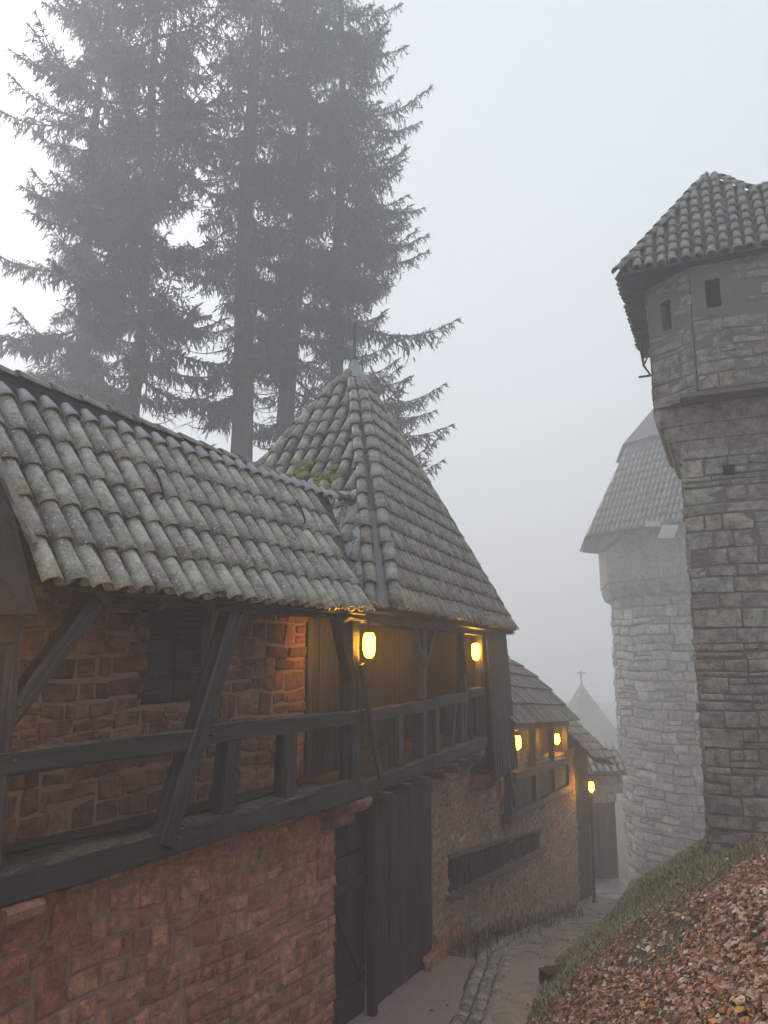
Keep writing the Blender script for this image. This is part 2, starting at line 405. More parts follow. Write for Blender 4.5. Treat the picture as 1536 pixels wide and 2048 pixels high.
def ground_mats():
    m,t,b=mat('bank_soil'); tc=nd(t,'ShaderNodeTexCoord').outputs['Object']
    n1=noise(t,tc,1.2,8,.7); n2=noise(t,tc,22,6,.7)
    c=mixc(t,(.14,.1,.075),(.24,.2,.13),n1); c=mixc(t,c,(.17,.2,.085),ramp(t,noise(t,tc,2.4,8,.75),[(.5,G(0)),(.68,G(.8))]))
    c=mixc(t,c,ramp(t,n2,[(.3,G(.6)),(.7,G(1.4))]),1,'MULTIPLY')
    t.links.new(c,b.inputs['Base Color']); b.inputs['Roughness'].default_value=.95; bump(t,b,n2,1,.04); M['soil']=m
    m,t,b=mat('wet_asphalt'); tc=nd(t,'ShaderNodeTexCoord').outputs['Object']
    n1=noise(t,tc,1.5,8,.7); n2=noise(t,tc,120,4,.8)
    c=mixc(t,(.2,.19,.175),(.36,.345,.32),n1); c=mixc(t,c,ramp(t,n2,[(.3,G(.7)),(.7,G(1.3))]),1,'MULTIPLY')
    t.links.new(c,b.inputs['Base Color']); t.links.new(ramp(t,n1,[(.42,G(.18)),(.58,G(.6))]),b.inputs['Roughness']); bump(t,b,n2,.5,.005); M['asphalt']=m
    m,t,b=mat('pink_paving_slab'); tc=nd(t,'ShaderNodeTexCoord').outputs['Object']
    n1=noise(t,tc,2.,8,.7); n2=noise(t,tc,90,4,.8)
    c=mixc(t,(.25,.185,.16),(.4,.31,.275),n1); c=mixc(t,c,ramp(t,n2,[(.3,G(.8)),(.7,G(1.2))]),1,'MULTIPLY')
    t.links.new(c,b.inputs['Base Color']); b.inputs['Roughness'].default_value=.7; bump(t,b,n2,.5,.005); M['slab']=m
ground_mats()

# ------------------------------------------------------------------ ground
RX,RY,RAZ=1.75,10.8,20.0       # foot of the bank (right edge of the lane)
FR=Frame(RX,RY,RAZ)
prof_t=np.array([-60,-8,0,3,6,10,14,18,24,36,60,160]); prof_z=np.array([-4.3,-4.5,-4.62,-4.9,-5.55,-6.5,-7.4,-8.0,-8.9,-12.9,-14,-15.5])
def road_z(t): return np.interp(t,prof_t,prof_z)
def st(x,y):
    dx,dy=np.asarray(x)-RX,np.asarray(y)-RY
    return dx*FR.n[0]+dy*FR.n[1], dx*FR.d[0]+dy*FR.d[1]
def lump(x,y): return .05*np.sin(x*2.1+y*.7)+.04*np.sin(y*3.1-x*1.3)+.03*np.sin(x*5.3+1)+.025*np.sin(y*6.1+x*2.)
def bank_z(x,y):
    s,t_=st(x,y); rz=road_z(t_)
    k=np.interp(t_,[-12,-7,2.5,6,10,16,30],[1.22,1.12,.68,.9,1.02,.75,.25])
    sp=np.maximum(s,0); h=np.where(s>0,k*sp*np.minimum(1,.6+sp*.4),0)
    cap=np.interp(t_,[-12,-6,3,12,30],[4.5,6,5,4,2.5]); h=cap*(1-np.exp(-h/cap*1.15))*1.0
    left=np.clip(-s-4.2,0,1)*2.6
    return rz-.05*(s<0)+h+left+lump(np.asarray(x),np.asarray(y))*np.clip(sp,0,1)
def sheet(name,xs,ys,zf,m,off=0.,**tags):
    X,Y=np.meshgrid(xs,ys,indexing='ij'); Z=zf(X,Y)+off
    n,k=X.shape; ii=np.arange(n*k).reshape(n,k)
    Q=np.stack([ii[:-1,:-1],ii[1:,:-1],ii[1:,1:],ii[:-1,1:]],-1).reshape(-1,4)
    mb=MB(); mb.add(np.stack([X.ravel(),Y.ravel(),Z.ravel()],1),Q); return mb.build(name,m,smooth=True,**tags)
xs=np.concatenate([np.linspace(-110,-10,30)[:-1],np.linspace(-10,14,160),np.linspace(14,150,40)[1:]])
ys=np.concatenate([np.linspace(-38,-4,14)[:-1],np.linspace(-4,34,220),np.linspace(34,230,50)[1:]])
sheet('ground',xs,ys,bank_z,M['soil'],kind='structure')
# the lane: asphalt sheet that follows the slope, then a cobbled gutter, then pink paving
def strip(name,s0,s1,t0,t1,m,off,nt=60,ns=5,kind='structure',edge=.0):
    ts=np.linspace(t0,t1,nt); V=[]
    for i,tt in enumerate(ts):
        a=s0(tt) if callable(s0) else s0; b_=s1(tt) if callable(s1) else s1
        e0=edge*math.sin(tt*3.1)+edge*.6*math.sin(tt*7.7); e1=edge*math.sin(tt*2.3+1)+edge*.6*math.sin(tt*9.1)
        for j in range(ns):
            s_=a+e0+(b_+e1-a-e0)*j/(ns-1); p=FR(tt,s_,0); V.append((p[0],p[1],road_z(tt)+off))
    ii=np.arange(nt*ns).reshape(nt,ns)
    Q=np.stack([ii[:-1,:-1],ii[:-1,1:],ii[1:,1:],ii[1:,:-1]],-1).reshape(-1,4)
    mb=MB(); mb.add(V,Q); return mb.build(name,m,smooth=True,kind=kind)
gc=lambda tt:-.62-.42*min(1,max(0,tt)/3.5)-.004*max(0,tt)
wall_s=lambda tt: -2.05+max(0,tt)*.044
strip('lane',lambda t_:gc(t_)+.2,lambda t_:.12+max(0,t_-14)*.12,-14,40,M['asphalt'],.0,90,7,edge=.04)
strip('pavement',lambda t_:-3.6 if t_<-1.5 else -2.75,lambda t_:gc(t_)-.27,-12,2.6,M['slab'],.012,60,5,edge=.03)
# cobbled gutter
mb=MB()
tt=-6.0
while tt<22:
    L_=random.uniform(.12,.24)
    for j,(sa,sb) in enumerate(((gc(tt)-.27,gc(tt)-.1),(gc(tt)-.09,gc(tt)+.09),(gc(tt)+.1,gc(tt)+.28))):
        a=tt+random.uniform(-.03,.03)
        kz=-.012 if j==1 else .0
        c=np.array(random.choice([(.3,.275,.24),(.34,.3,.26),(.26,.245,.22),(.33,.27,.235)]))*random.uniform(.8,1.2)
        u=np.linspace(0,1,5); P=[];
        for ui in u:
            for vi in u:
                e=min(ui,1-ui,vi,1-vi)
                sh=0 if e>.2 else 1
                p=FR(a+L_*ui*.93,sa+(sb-sa)*vi*.95+.02*max(0,a-8)*0,0); P.append((p[0],p[1],road_z(a+L_*ui)+.012+kz+(.012 if e>.2 else (-.03 if e<.01 else .006))+random.gauss(0,.003)))
        ii=np.arange(25).reshape(5,5); Q=np.stack([ii[:-1,:-1],ii[:-1,1:],ii[1:,1:],ii[1:,:-1]],-1).reshape(-1,4)
        mb.add(P,Q,col=c)
    tt+=L_
mb.build('gutter',M['sandstone'],smooth=True,kind='structure')

# ================================================================== GALLERY HOUSE (nearest)
F1=Frame(0,0,30.2)          # o is measured from the camera's line: beam face at -5.16
PINK=((.37,.15,.1),(.4,.175,.12),(.32,.13,.09),(.44,.21,.14),(.36,.175,.12),(.27,.12,.09),(.46,.235,.16))
PINK_SHADED=tuple((a*.5,b*.54,c*.54) for a,b,c in PINK)  # the same sandstone, browner, with the walkway's shade put into its colour
g1=thing('gallery_house','nearest building, pink sandstone below an open black timber gallery under a lichened tile roof','building',loc=tuple(F1(5,-6,-4.4)))
def part(mbx,name,m,root,smooth=False,**k):
    o=mbx.build(name,m,None,smooth,**k)
    rt=root
    o.parent=rt; 
    off=np.zeros(3); q=rt
    while q is not None: off+=np.array(q.location); q=q.parent
    o.location=tuple(-off); return o
def sub(mbx,name,m,parentpart,smooth=False,**k):
    o=mbx.build(name,m,None,smooth,**k); o.parent=parentpart; return o   # parent mesh already sits in world coordinates
# lower wall
mb=MB(); masonry(mb,lambda u,v,d:F1(u,-5.72+d,v),cells_rubble(.4,8.58,-4.55,-1.78,(.26,.46),(.14,.42)),depth=.038,gap=.014,jit=.016,wav=.03,rough=.007,pal=PINK[:5],var=.13)
# reveal at the door
masonry(mb,lambda u,v,d:F1(8.56+d,-5.72-u,v),cells_course(0,.5,-4.55,-1.78,(.2,.38),(.4,.5),0),depth=.03,gap=.018,pal=PINK,wav=0.)
lw=part(mb,'wall',M['sandstone'],g1,True)
mb=MB(); fbox(mb,F1,.4,8.56,-6.3,-5.705,-4.9,-1.80); sub(mb,'mortar_bed',M['mortar'],lw)
# inner wall of the walkway
hole=(5.53,6.5,-.46,.66)
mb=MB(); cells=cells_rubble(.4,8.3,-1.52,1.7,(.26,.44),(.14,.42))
masonry(mb,lambda u,v,d:F1(u,-6.03+d,v),cells,depth=.035,gap=.02,jit=.018,wav=.02,rough=.006,pal=PINK_SHADED,var=.25,keep=lambda u,v:not(hole[0]-.03<u<hole[1]+.03 and hole[2]-.03<v<hole[3]+.3))
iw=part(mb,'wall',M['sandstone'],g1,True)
mb=MB(); 
for a in ((.4,hole[0]-.02,-1.8,1.75),(hole[1]+.02,8.3,-1.8,1.75),(hole[0]-.02,hole[1]+.02,-1.8,hole[2]-.02),(hole[0]-.02,hole[1]+.02,hole[3]+.25,1.75)): fbox(mb,F1,a[0],a[1],-6.5,-6.02,a[2],a[3])
sub(mb,'mortar_bed',M['mortar'],iw)
mb=MB(); fbox(mb,F1,hole[0]-.02,hole[1]+.02,-6.6,-6.5,-1,1)
wn=part(mb,'window_opening',M['dark'],g1)
mb=MB()
for i in range(5):
    a=hole[0]-.01+i*.2; fbox(mb,F1,a,a+.192,-6.19,-6.155+random.uniform(0,.01),hole[2]-.01,hole[3]+.22)
sub(mb,'shutter',M['gate'],wn)
# walkway floor boards
mb=MB(); u=.4
while u<8.7:
    wd=random.uniform(.5,.62); 
    for (oa,ob) in ((-6.0,-5.62),(-5.61,-5.26)):
        fbox(mb,F1,u,u+wd-.008,oa,ob-.004,-1.56,-1.515+random.uniform(-.004,.004),col=np.array((1,.95,.9))*random.uniform(.75,1.2))
    u+=wd
part(mb,'walkway_floor',M['floorwood'],g1)
# sill beams
mb=MB(); beam(mb,F1(.5,-5.27,-1.6),F1(5.35,-5.27,-1.6),.22,.23,jit=.012,seg=.12,ch=.02); beam(mb,F1(5.36,-5.265,-1.585),F1(8.4,-5.265,-1.585),.2,.23,jit=.013,seg=.12,ch=.02)
part(mb,'sill_beam',M['sill'],g1,False)
def g1part(name,A,B,w_,h_,up=(0,0,1),m='timber',root=None,**k):
    mb=MB(); beam(mb,A,B,w_,h_,up,**k); return part(mb,name,M[m],root or g1)
# rail
g1part('rail',F1(.6,-5.2,-.74),F1(5.62,-5.2,-.745),.13,.18,m='sill',jit=.008)
g1part('rail',F1(5.63,-5.22,-.73),F1(8.27,-5.22,-.735),.13,.17,m='sill',jit=.008)
nn=tuple(F1.n)
# posts, struts, balusters
g1part('post',F1(3.47,-5.24,-1.75),F1(3.5,-5.24,.62),.22,.2,nn)
g1part('post',F1(1.2,-5.24,-1.5),F1(1.22,-5.24,.62),.2,.2,nn)
g1part('post',F1(8.26,-5.3,-1.49),F1(8.24,-5.3,.5),.19,.2,nn)
g1part('strut',F1(5.12,-5.2,-1.6),F1(6.02,-5.2,.66),.2,.17,nn)
g1part('brace',F1(3.52,-5.24,-.5),F1(4.45,-5.24,.66),.14,.17,nn)
g1part('brace',F1(8.2,-5.25,-.3),F1(7.62,-5.1,.52),.14,.13,nn,m='brown')
for a,b in ((5.95,6.02),(6.94,6.94),(2.3,2.32)): g1part('baluster',F1(a,-5.27,-1.485),F1(b,-5.26,-.8),.19,.17,nn)
# thin plank leaning by the last post
g1part('plank_strut',F1(8.78,-5.16,-1.5),F1(8.33,-5.17,-.1),.1,.045,nn)
for (t_,z_,o_) in ((5.22,-1.55,-5.1),(5.60,-.72,-5.1),(5.95,.42,-5.1),(3.6,-.73,-5.13),(8.22,-.72,-5.15),(8.3,-1.55,-5.15),(3.62,-.35,-5.15),(4.35,.5,-5.15)):
    mb=MB(); tube(mb,[F1(t_,o_-.03,z_),F1(t_,o_+.02,z_+.003)],.014,8); part(mb,'peg',M['floorwood'],g1,True)
# eave plate and rafters
mb=MB(); beam(mb,F1(.6,-5.15,.52),F1(8.3,-5.15,.52),.16,.17)
part(mb,'eave_plate',M['timber'],g1)
# roof
EA=F1(0,-4.82,.5); RS=F1(0,-6.12,2.42)-EA; SL=np.linalg.norm(RS); Sdir=N(RS); Ed=F1.d
tmaxf=lambda b: 7.8+(.62)*b/SL
mb=MB(); tiled_face(mb,EA,Ed,Sdir,3.32+.2176,8.95,1.9,.2176,.385,.09,lambda a,b:a<tmaxf(b)+.05,odd=.03,b0=-.0,k=1.45)
# rows nearer than the verge (under the dormer) only lower
roof=part(mb,'roof',M['tile'],g1,True)
mb=MB(); poly(mb,[F1(3.3,-4.9,.5),F1(8.0,-4.9,.5),F1(8.9,-6.15,2.36),F1(3.3,-6.15,2.36)],th=.03)
sub(mb,'roof_boarding',M['timber'],roof)
# rafters seen from beneath
mb=MB()
for i in range(8): 
    a=3.6+i*.58; beam(mb,F1(a,-4.95,.42),F1(a,-6.0,2.0),.09,.11)
sub(mb,'rafter',M['timber'],roof)
# zinc caps on top of each column
mb=MB(); Nv=N(np.cross(Ed,Sdir)); Nv=Nv if Nv[2]>0 else -Nv
P=np.array([EA+Ed*(3.5376+i*.2176)+Sdir*(1.93)+Nv*.05 for i in range(25) if 3.5376+i*.2176<8.9])
put_tiles(mb,P,Ed,Sdir,Nv,.09,tile_template(.088,.045,.2),np.ones((len(P),3)),jit=.5)
sub(mb,'zinc_cap',M['zinc'],roof,True)
# ridge: a dark gap board and long ridge tiles
mb=MB(); zr=lambda t_:2.45-.035*(t_-3.5)+(.0 if t_<8.6 else .02*(t_-8.6))
R0=[F1(t_,-6.1+(.0 if t_<8.4 else .12*(t_-8.4)**1.5),zr(t_)) for t_ in np.arange(1.0,9.75,.33)]
for i in range(len(R0)-1):
    d=N(R0[i+1]-R0[i]); E_=N(np.cross(d,(0,0,1))); 
    put_tiles(mb,np.array([R0[i]+np.array((0,0,.0))]),E_,d,N(np.cross(E_,d)),.04,tile_template(.085,.07,.38),tile_cols(1,.05,.85))
sub(mb,'ridge_tiles',M['tile2'],roof,True)
mb=MB(); beam(mb,F1(1,-6.12,2.36),F1(8.7,-6.1,2.12),.1,.3); sub(mb,'ridge_board',M['timber'],roof)
# hooks
for (t_,b_) in ((5.0,1.2),(7.35,1.35)):
    c=EA+Ed*t_+Sdir*b_+Nv*.14; pts=[c+Ed*(.05*math.cos(q))+Sdir*(.16*math.sin(q)*1.0)+Nv*(.02+.05*math.sin(q*.5)) for q in np.linspace(-1.7,1.5,12)]
    mb=MB(); tube(mb,pts,.011); sub(mb,'roof_hook',M['iron'],roof,True)
# corbels
def corbel(root,F,t_,o0,ztop,out=.55,w_=.3,m='corbel'):
    """two stepped, rounded stone brackets"""
    mb=MB()
    for (o1,zt,h) in ((out,ztop,.17),(out*.55,ztop-.17,.2)):
        pr=[(o0-.3,zt),(o0+o1-.02,zt),(o0+o1,zt-.03),(o0+o1-.01,zt-h*.55),(o0+o1-.06,zt-h*.85),(o0+o1-.15,zt-h),(o0-.3,zt-h)]
        P=[F(t_+sg*w_/2,p,z) for sg in (-1,1) for p,z in pr]; n=len(pr)
        mb.add(np.array(P),[(i,(i+1)%n,n+(i+1)%n,n+i) for i in range(n)],[(0,i+1,i) for i in range(1,n-1)]+[(n,n+i,n+i+1) for i in range(1,n-1)],col=(.24,.125,.095))
    return part(mb,'corbel',M[m],root)
corbel(g1,F1,8.42,-5.72,-1.71,.56,.34); corbel(g1,F1,3.78,-5.72,-1.72,.62,.3)

# dark plank wall and door at the end of the walkway
F2=Frame(-.22,9.88,22.5)        # second gallery: o=0 is the beam face
tw=thing('tower_house','tall pyramid tiled roof with a spike over a timber gallery and big boarded gate','building',loc=tuple(F2(3,-2,-4.6)))
def planks(mb,F,t0,t1,o,z0,z1,wd=(.14,.24),th=.03,dz=0.,tint=(1,1,1)):
    u=t0
    while u<t1-.02:
        w_=min(random.uniform(*wd),t1-u); 
        if t1-u-w_<.06: w_=t1-u
        e=random.uniform(0,.008); c=np.array(tint)*random.uniform(.7,1.25)
        P=[];Lc=[];r=random.uniform(0,30)
        for t_ in (u+.004,u+w_-.004):
            for oo in (o-th,o+e):
                for z in (z0+random.uniform(-1,1)*dz,z1): P.append(F(t_,oo,z)); Lc.append((z+r,t_,oo))
        mb.add(np.array(P),BOXQ,col=c,loc=Lc); u+=w_
mb=MB(); planks(mb,F1,8.3,9.1,-5.98,-1.52,1.8,(.1,.14)); part(mb,'door',M['gate'],g1,label='narrow dark plank door at the end of the walkway')
mb=MB(); planks(mb,F2,-1.2,7.2,-1.35,-1.5,.95,(.16,.26)); part(mb,'wall',M['brown'],tw,label='brown vertical board wall behind the second gallery')
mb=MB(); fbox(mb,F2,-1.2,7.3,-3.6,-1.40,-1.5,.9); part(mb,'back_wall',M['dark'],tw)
# floor 2 + sill 2 + rail 2
mb=MB(); u=-.3
while u<6.0:
    fbox(mb,F2,u,u+.29,-1.34,-.1,-1.56,-1.51+random.uniform(-.005,.005),col=np.array((1,.95,.9))*random.uniform(.75,1.2)); u+=.3
part(mb,'walkway_floor',M['floorwood'],tw)
mb=MB(); beam(mb,F2(-.02,-.12,-1.61),F2(2.6,-.12,-1.61),.2,.2,jit=.01,seg=.12); beam(mb,F2(2.61,-.11,-1.6),F2(5.75,-.11,-1.6),.2,.2,jit=.01,seg=.12)
part(mb,'sill_beam',M['sill'],tw)
def tp(name,A,B,w_,h_,up=None,m='timber',**k): return g1part(name,A,B,w_,h_,tuple(F2.n) if up is None else up,m,tw,**k)
tp('rail',F2(.1,-.12,-.75),F2(2.85,-.1,-.75),.12,.16,(0,0,1),'sill'); tp('rail',F2(2.86,-.12,-.72),F2(4.75,-.12,-.72),.12,.16,(0,0,1),'sill'); tp('rail',F2(4.76,-.1,-.66),F2(5.75,-.1,-.66),.12,.16,(0,0,1),'sill')
for a,b,w_ in ((1.35,1.35,.2),(2.95,2.95,.2),(3.75,3.9,.14),(4.35,4.3,.12)): tp('baluster',F2(a,-.14,-1.5),F2(b,-.13,-.8),w_,.16)
tp('post',F2(2.3,-.13,-1.5),F2(2.35,-.13,.6),.17,.18)
tp('post',F2(4.55,-.13,-1.5),F2(4.52,-.13,.6),.12,.14); tp('post',F2(5.75,-.13,-1.7),F2(5.75,-.13,.6),.14,.16)
tp('brace',F2(2.3,-.05,-.15),F2(1.75,-.05,.55),.07,.07); tp('brace',F2(2.35,-.05,-.15),F2(2.95,-.05,.55),.07,.07)
tp('brace',F2(4.5,-.05,-.3),F2(4.2,-.05,.55),.07,.08,m='brown'); tp('brace',F2(4.65,-.1,-.75),F2(5.0,-.1,-1.5),.05,.05)
mb=MB(); beam(mb,F2(-.1,-.1,.5),F2(7.2,-.1,.46),.16,.16); part(mb,'eave_plate',M['timber'],tw)
for a in (.55,1.25,1.95,2.65,3.35,4.1,4.8): tp('joist_end',F2(a,-.9,-1.78),F2(a,.12,-1.78),.14,.13,(0,0,1),'sill')
# boarded end wall of the tower beyond the gallery (flares outwards lower down)
mb=MB()
for i in range(10):
    a=5.85+i*.16; P=[];Lc=[]
    for (tt_,) in ((a,),(a+.152,)):
        for oo in (-.05,-.01+random.uniform(0,.01)):
            for z,fl in ((-2.3,.0),(.55,0)):
                sh=.28*(1 if z<0 else 0)*(i/9.)
                P.append(F2(tt_+sh,oo+(.0 if z>0 else .12),z)); Lc.append((z,tt_,oo))
    mb.add(np.array(P),BOXQ,col=np.array((.8,.75,.7))*random.uniform(.7,1.2),loc=Lc)
part(mb,'end_boarding',M['gate'],tw)
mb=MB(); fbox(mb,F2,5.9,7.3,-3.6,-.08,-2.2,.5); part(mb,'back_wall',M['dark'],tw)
corbel(tw,F2,5.5,-.44,-1.72,.42,.26); corbel(tw,F2,6.1,-.44,-2.24,.4,.3); corbel(tw,F2,7.1,-.44,-2.3,.4,.3)
# lower wall of the tower building, set back .44 from the gallery; it follows the falling lane
FL=Frame(-.18,11.12,22.5)
gx=2.53
mb=MB()
OCH=((.3,.23,.16),(.34,.26,.185),(.25,.19,.14),(.3,.2,.15))
bw=lambda u:(3.35<u<12)   # barred opening, falling with the lane
def top_b(u): return -3.42-.135*(u-3.2)
def bot_b(u): return -4.02-.118*(u-3.2)
cells=cells_rubble(gx,17.5,-8.2,-1.75,(.24,.4),(.13,.36))
masonry(mb,lambda u,v,d:FL(u,d,v),cells,depth=.035,gap=.02,jit=.018,wav=.02,rough=.006,pal=OCH+OCH+PINK[:2],var=.14,
   keep=lambda u,v:(v>road_z(st(*FL(u,0,0)[:2])[1])-.4) and (v<-1.8-(max(0,u-6.3))*.16) and not(3.3<u<11.2 and bot_b(u)-.05<v<top_b(u)+.05))
wl=part(mb,'wall',M['sandstone'],tw,True)
mb=MB()
for a,b,zt,zb in ((gx,3.3,-1.8,-9),(11.25,17.5,-3.0,-9)): fbox(mb,FL,a,b,-.5,.012,zb,zt)
for i in range(20):
    a=3.3+i*.3975; b=a+.3975; m_=(a+b)/2
    fbox(mb,FL,a,b,-.5,.012,-9,bot_b(m_)); fbox(mb,FL,a,b,-.5,.012,top_b(m_),-1.8-max(0,m_-6.3)*.16)
sub(mb,'mortar_bed',M['mortar'],wl)
mb=MB(); fbox(mb,FL,3.3,11.25,-.5,-.3,-5.3,-3.2); wb=part(mb,'window_opening',M['dark'],tw)
mb=MB(); beam(mb,FL(3.25,.0,top_b(3.25)+.03),FL(11.3,0,top_b(11.3)+.03),.12,.09); beam(mb,FL(3.2,.05,bot_b(3.2)-.03),FL(11.3,.05,bot_b(11.3)-.03),.2,.08); sub(mb,'window_frame',M['floorwood'],wb)
mb=MB(); u=3.4
while u<11.2: beam(mb,FL(u,-.02,bot_b(u)),FL(u,-.02,top_b(u)),.045,.045,tuple(F2.n)); u+=.17
sub(mb,'window_bars',M['gate'],wb)
# big boarded gate: left leaf on the first wall's line, right leaf on the second
mb=MB(); planks(mb,F1,8.62,9.55,-5.86,-4.72,-1.75,(.2,.3)); lf=part(mb,'gate_leaf',M['gate'],tw,label='gate leaf with a diagonal brace between two ledges')
mb=MB()
for z in (-2.62,-2.95,-4.22): beam(mb,F1(8.66,-5.83,z),F1(9.5,-5.83,z+.0),.05,.1)
beam(mb,F1(8.72,-5.83,-3.05),F1(9.46,-5.83,-4.15),.05,.1)
sub(mb,'ledge_and_brace',M['gate'],lf)
mb=MB(); planks(mb,FL,.02,gx,-.02,-4.8,-1.72,(.18,.3),.04); part(mb,'gate_leaf',M['gate'],tw,label='wide plain plank gate leaf')
mb=MB(); beam(mb,FL(-.02,.03,-4.8),FL(-.02,.03,-1.7),.12,.12,tuple(F2.n)); part(mb,'gate_post',M['gate'],tw)
# plinth stones at the foot of the gate
mb=MB()
for (a,b,z1,ou) in ((1.95,2.5,-4.58,.08),(2.5,3.1,-4.42,.06)):
    masonry(mb,lambda u,v,d:FL(u,ou+d,v),[(a,b,-4.85,z1)],depth=.05,gap=.01,pal=PINK,wav=0)
    masonry(mb,lambda u,v,d:FL(u,v+.0,z1-.03+d),[(a,b,.0,ou+.04)],depth=.03,gap=.01,pal=PINK,wav=0)
part(mb,'plinth',M['corbel'],tw,True)

# pyramid roof
P1=np.array([.0,9.72,.60]); d2=N([math.sin(R(21.5)),math.cos(R(21.5)),0]); n2=np.array([d2[1],-d2[0],0])
P2=P1+d2*7.8+np.array([0,0,-.09]); P4=P1-n2*4.0; P3=P2-n2*4.0; AP=np.array([-.56,13.7,5.42])
# front face
def face(A,B,apex):
    E=N(B-A); b=apex-A; aS=np.dot(b,E); S_=b-E*aS; L=np.linalg.norm(S_); return E,S_/L,aS,L,np.linalg.norm(B-A)
E,Sv,aA,L,W_=face(P1,P2,AP)
def clipf(aA,L,W_,m=.1): return lambda a,b:(b<L-.25) and (a> aA*b/L+m) and (a< W_-(W_-aA)*b/L-.02)
mb=MB(); tiled_face(mb,P1,E,Sv,.32,W_,L,.2,.33,.092,clipf(aA,L,W_,.22),odd=.03,k=1.1,jit=.8)
E4,S4,a4,L4,W4=face(P4,P1,AP)
tiled_face(mb,P4,E4,S4,.1,W4-.2,L4,.235,.37,.1,lambda a,b:(b<L4-.3) and (a>a4*b/L4) and (a<W4-(W4-a4)*b/L4-.2),odd=.1,k=1.1)
rf=part(mb,'roof',M['tile2'],tw,True)
mb=MB(); V=np.array([P1,P2,P3,P4,AP])-np.array([0,0,.03]); mb.add(V,T=[(0,1,4),(1,2,4),(2,3,4),(3,0,4)]); mb.add(V[:4]-np.array([0,0,.02]),Q=[(0,3,2,1)])
sub(mb,'roof_boarding',M['timber'],rf)
# hips: two parallel columns on the near hip, one on each of the others
mb=MB()
nh=N(np.cross(np.cross(AP-P1,np.array([-.3,-1,0])),AP-P1)); 
nh=N(np.array([.0,-.6,.45])); 
ct=N(AP-P1); side=N(np.cross(ct,nh))
for sg,bot in ((-1,0.),(1,0.)):
    A_=P1+side*.15*sg+nh*.05; B_=AP-ct*.42+side*.075*sg+nh*.04
    hip_tiles(mb,A_,B_,.37,.095,Nv=nh,k=1.1); sub(mb,'hip_tiles',M['tile2'],rf,True); mb=MB()
hip_tiles(mb,P2+np.array([0,0,.05]),AP-N(AP-P2)*.4,.36,.1); sub(mb,'hip_tiles',M['tile2'],rf,True); mb=MB()
hip_tiles(mb,P4+np.array([0,0,.05]),AP-N(AP-P4)*.4,.36,.1)
sub(mb,'hip_tiles',M['tile2'],rf,True)
# zinc flashing beside the near hip + between the columns
mb=MB()
hp=lambda f,s,k:P1+(AP-P1)*f+side*s+nh*k
for i in range(12):
    f0,f1=i*.075,(i+1)*.075
    mb.add([hp(f0,-.09,.0),hp(f0,.09,.0),hp(f1,.07,.012),hp(f1,-.07,.012)],Q=[(0,1,2,3)],col=(.55,.56,.55) if i<4 else (.3,.25,.2))
def onleft(a,b,k=.03): 
    n_=N(np.cross(E4,S4)); n_=n_ if n_[1]<0 else -n_
    return P4+E4*a+S4*b+n_*k
hw=lambda b:W4-(W4-a4)*b/L4
for i in range(14):
    b0=i*.4
    if b0>L4-.9: break
    mb.add([onleft(hw(b0)-.26,b0,.02),onleft(hw(b0)-.02,b0,.03),onleft(hw(b0+.38)-.02,b0+.38,.02),onleft(hw(b0+.38)-.2,b0+.38,.01)],Q=[(0,1,2,3)],col=(.75,.77,.77))
sub(mb,'flashing',M['zinc'],rf)
mb=MB(); n_=N(np.cross(E4,S4)); n_=n_ if n_[1]<0 else -n_
u=np.linspace(0,1,6); V=[]
for f in np.linspace(0,1,10):
    b=f*2.25; wr=W4-(W4-a4)*b/L4
    for g in u: V.append(onleft(wr-.12-g*(.42+.55*f),b-.02,.075+.01*math.sin(f*9+g*5)))
ii=np.arange(60).reshape(10,6); mb.add(V,np.stack([ii[:-1,:-1],ii[1:,:-1],ii[1:,1:],ii[:-1,1:]],-1).reshape(-1,4))
m,t,b=mat('streaked_flashing'); tc=nd(t,'ShaderNodeTexCoord').outputs['Object']
c=mixc(t,(.34,.39,.39),(.1,.115,.11),ramp(t,noise(t,scaled(t,tc,(5,5,2.2)),1.,6,.6),[(.5,G(0)),(.53,G(1))])); t.links.new(c,b.inputs['Base Color']); b.inputs['Roughness'].default_value=.45; b.inputs['Metallic'].default_value=.3
sub(mb,'valley_sheet',m,rf,True)
mb=MB(); c0=AP.copy()
lathe(mb,c0,[(.02,.12),(.05,.06),(.14,-.1),(.3,-.36),(.31,-.38)],8,ax=.8,ay=1.0,col=(.6,.62,.6))
sub(mb,'zinc_top',M['patina'],rf,False)
mb=MB(); lathe(mb,c0,[(.05,.02),(.06,.08),(.034,.11),(.036,.72),(.045,.76),(.035,.8),(.0,.82)],10,col=(.12,.14,.13))
sub(mb,'spike',M['patina'],rf,True)
# moss cushions
mb=MB()
for (a,b,sx,sy) in ((1.0,1.9,.12,.2),(1.25,2.05,.1,.15),(2.1,1.7,.28,.14),(2.35,1.85,.16,.12),(1.9,1.55,.2,.12),(2.5,2.55,.14,.24),(2.0,2.75,.1,.14),(1.45,1.6,.15,.16),(.9,1.65,.2,.1)):
    for k in range(22):
        c=onleft(a+random.gauss(0,sx*.8),b+random.gauss(0,sy*.9),.1); r=random.uniform(.02,.055)
        V=[];
        for i in range(5):
            th=i/4*math.pi/2
            for j in range(8):
                ph=j/8*2*math.pi; V.append(c+E4*r*math.cos(ph)*math.cos(th)*1.4*random.uniform(.85,1.15)+S4*r*math.sin(ph)*math.cos(th)*1.4+n_*(r*math.sin(th)*.6-.01))
        mb.add(V,[(i*8+j,i*8+(j+1)%8,(i+1)*8+(j+1)%8,(i+1)*8+j) for i in range(4) for j in range(8)],col=np.array((1,1,1))*random.uniform(.6,1.2))
sub(mb,'moss',M['moss'],rf,True,kind='stuff')

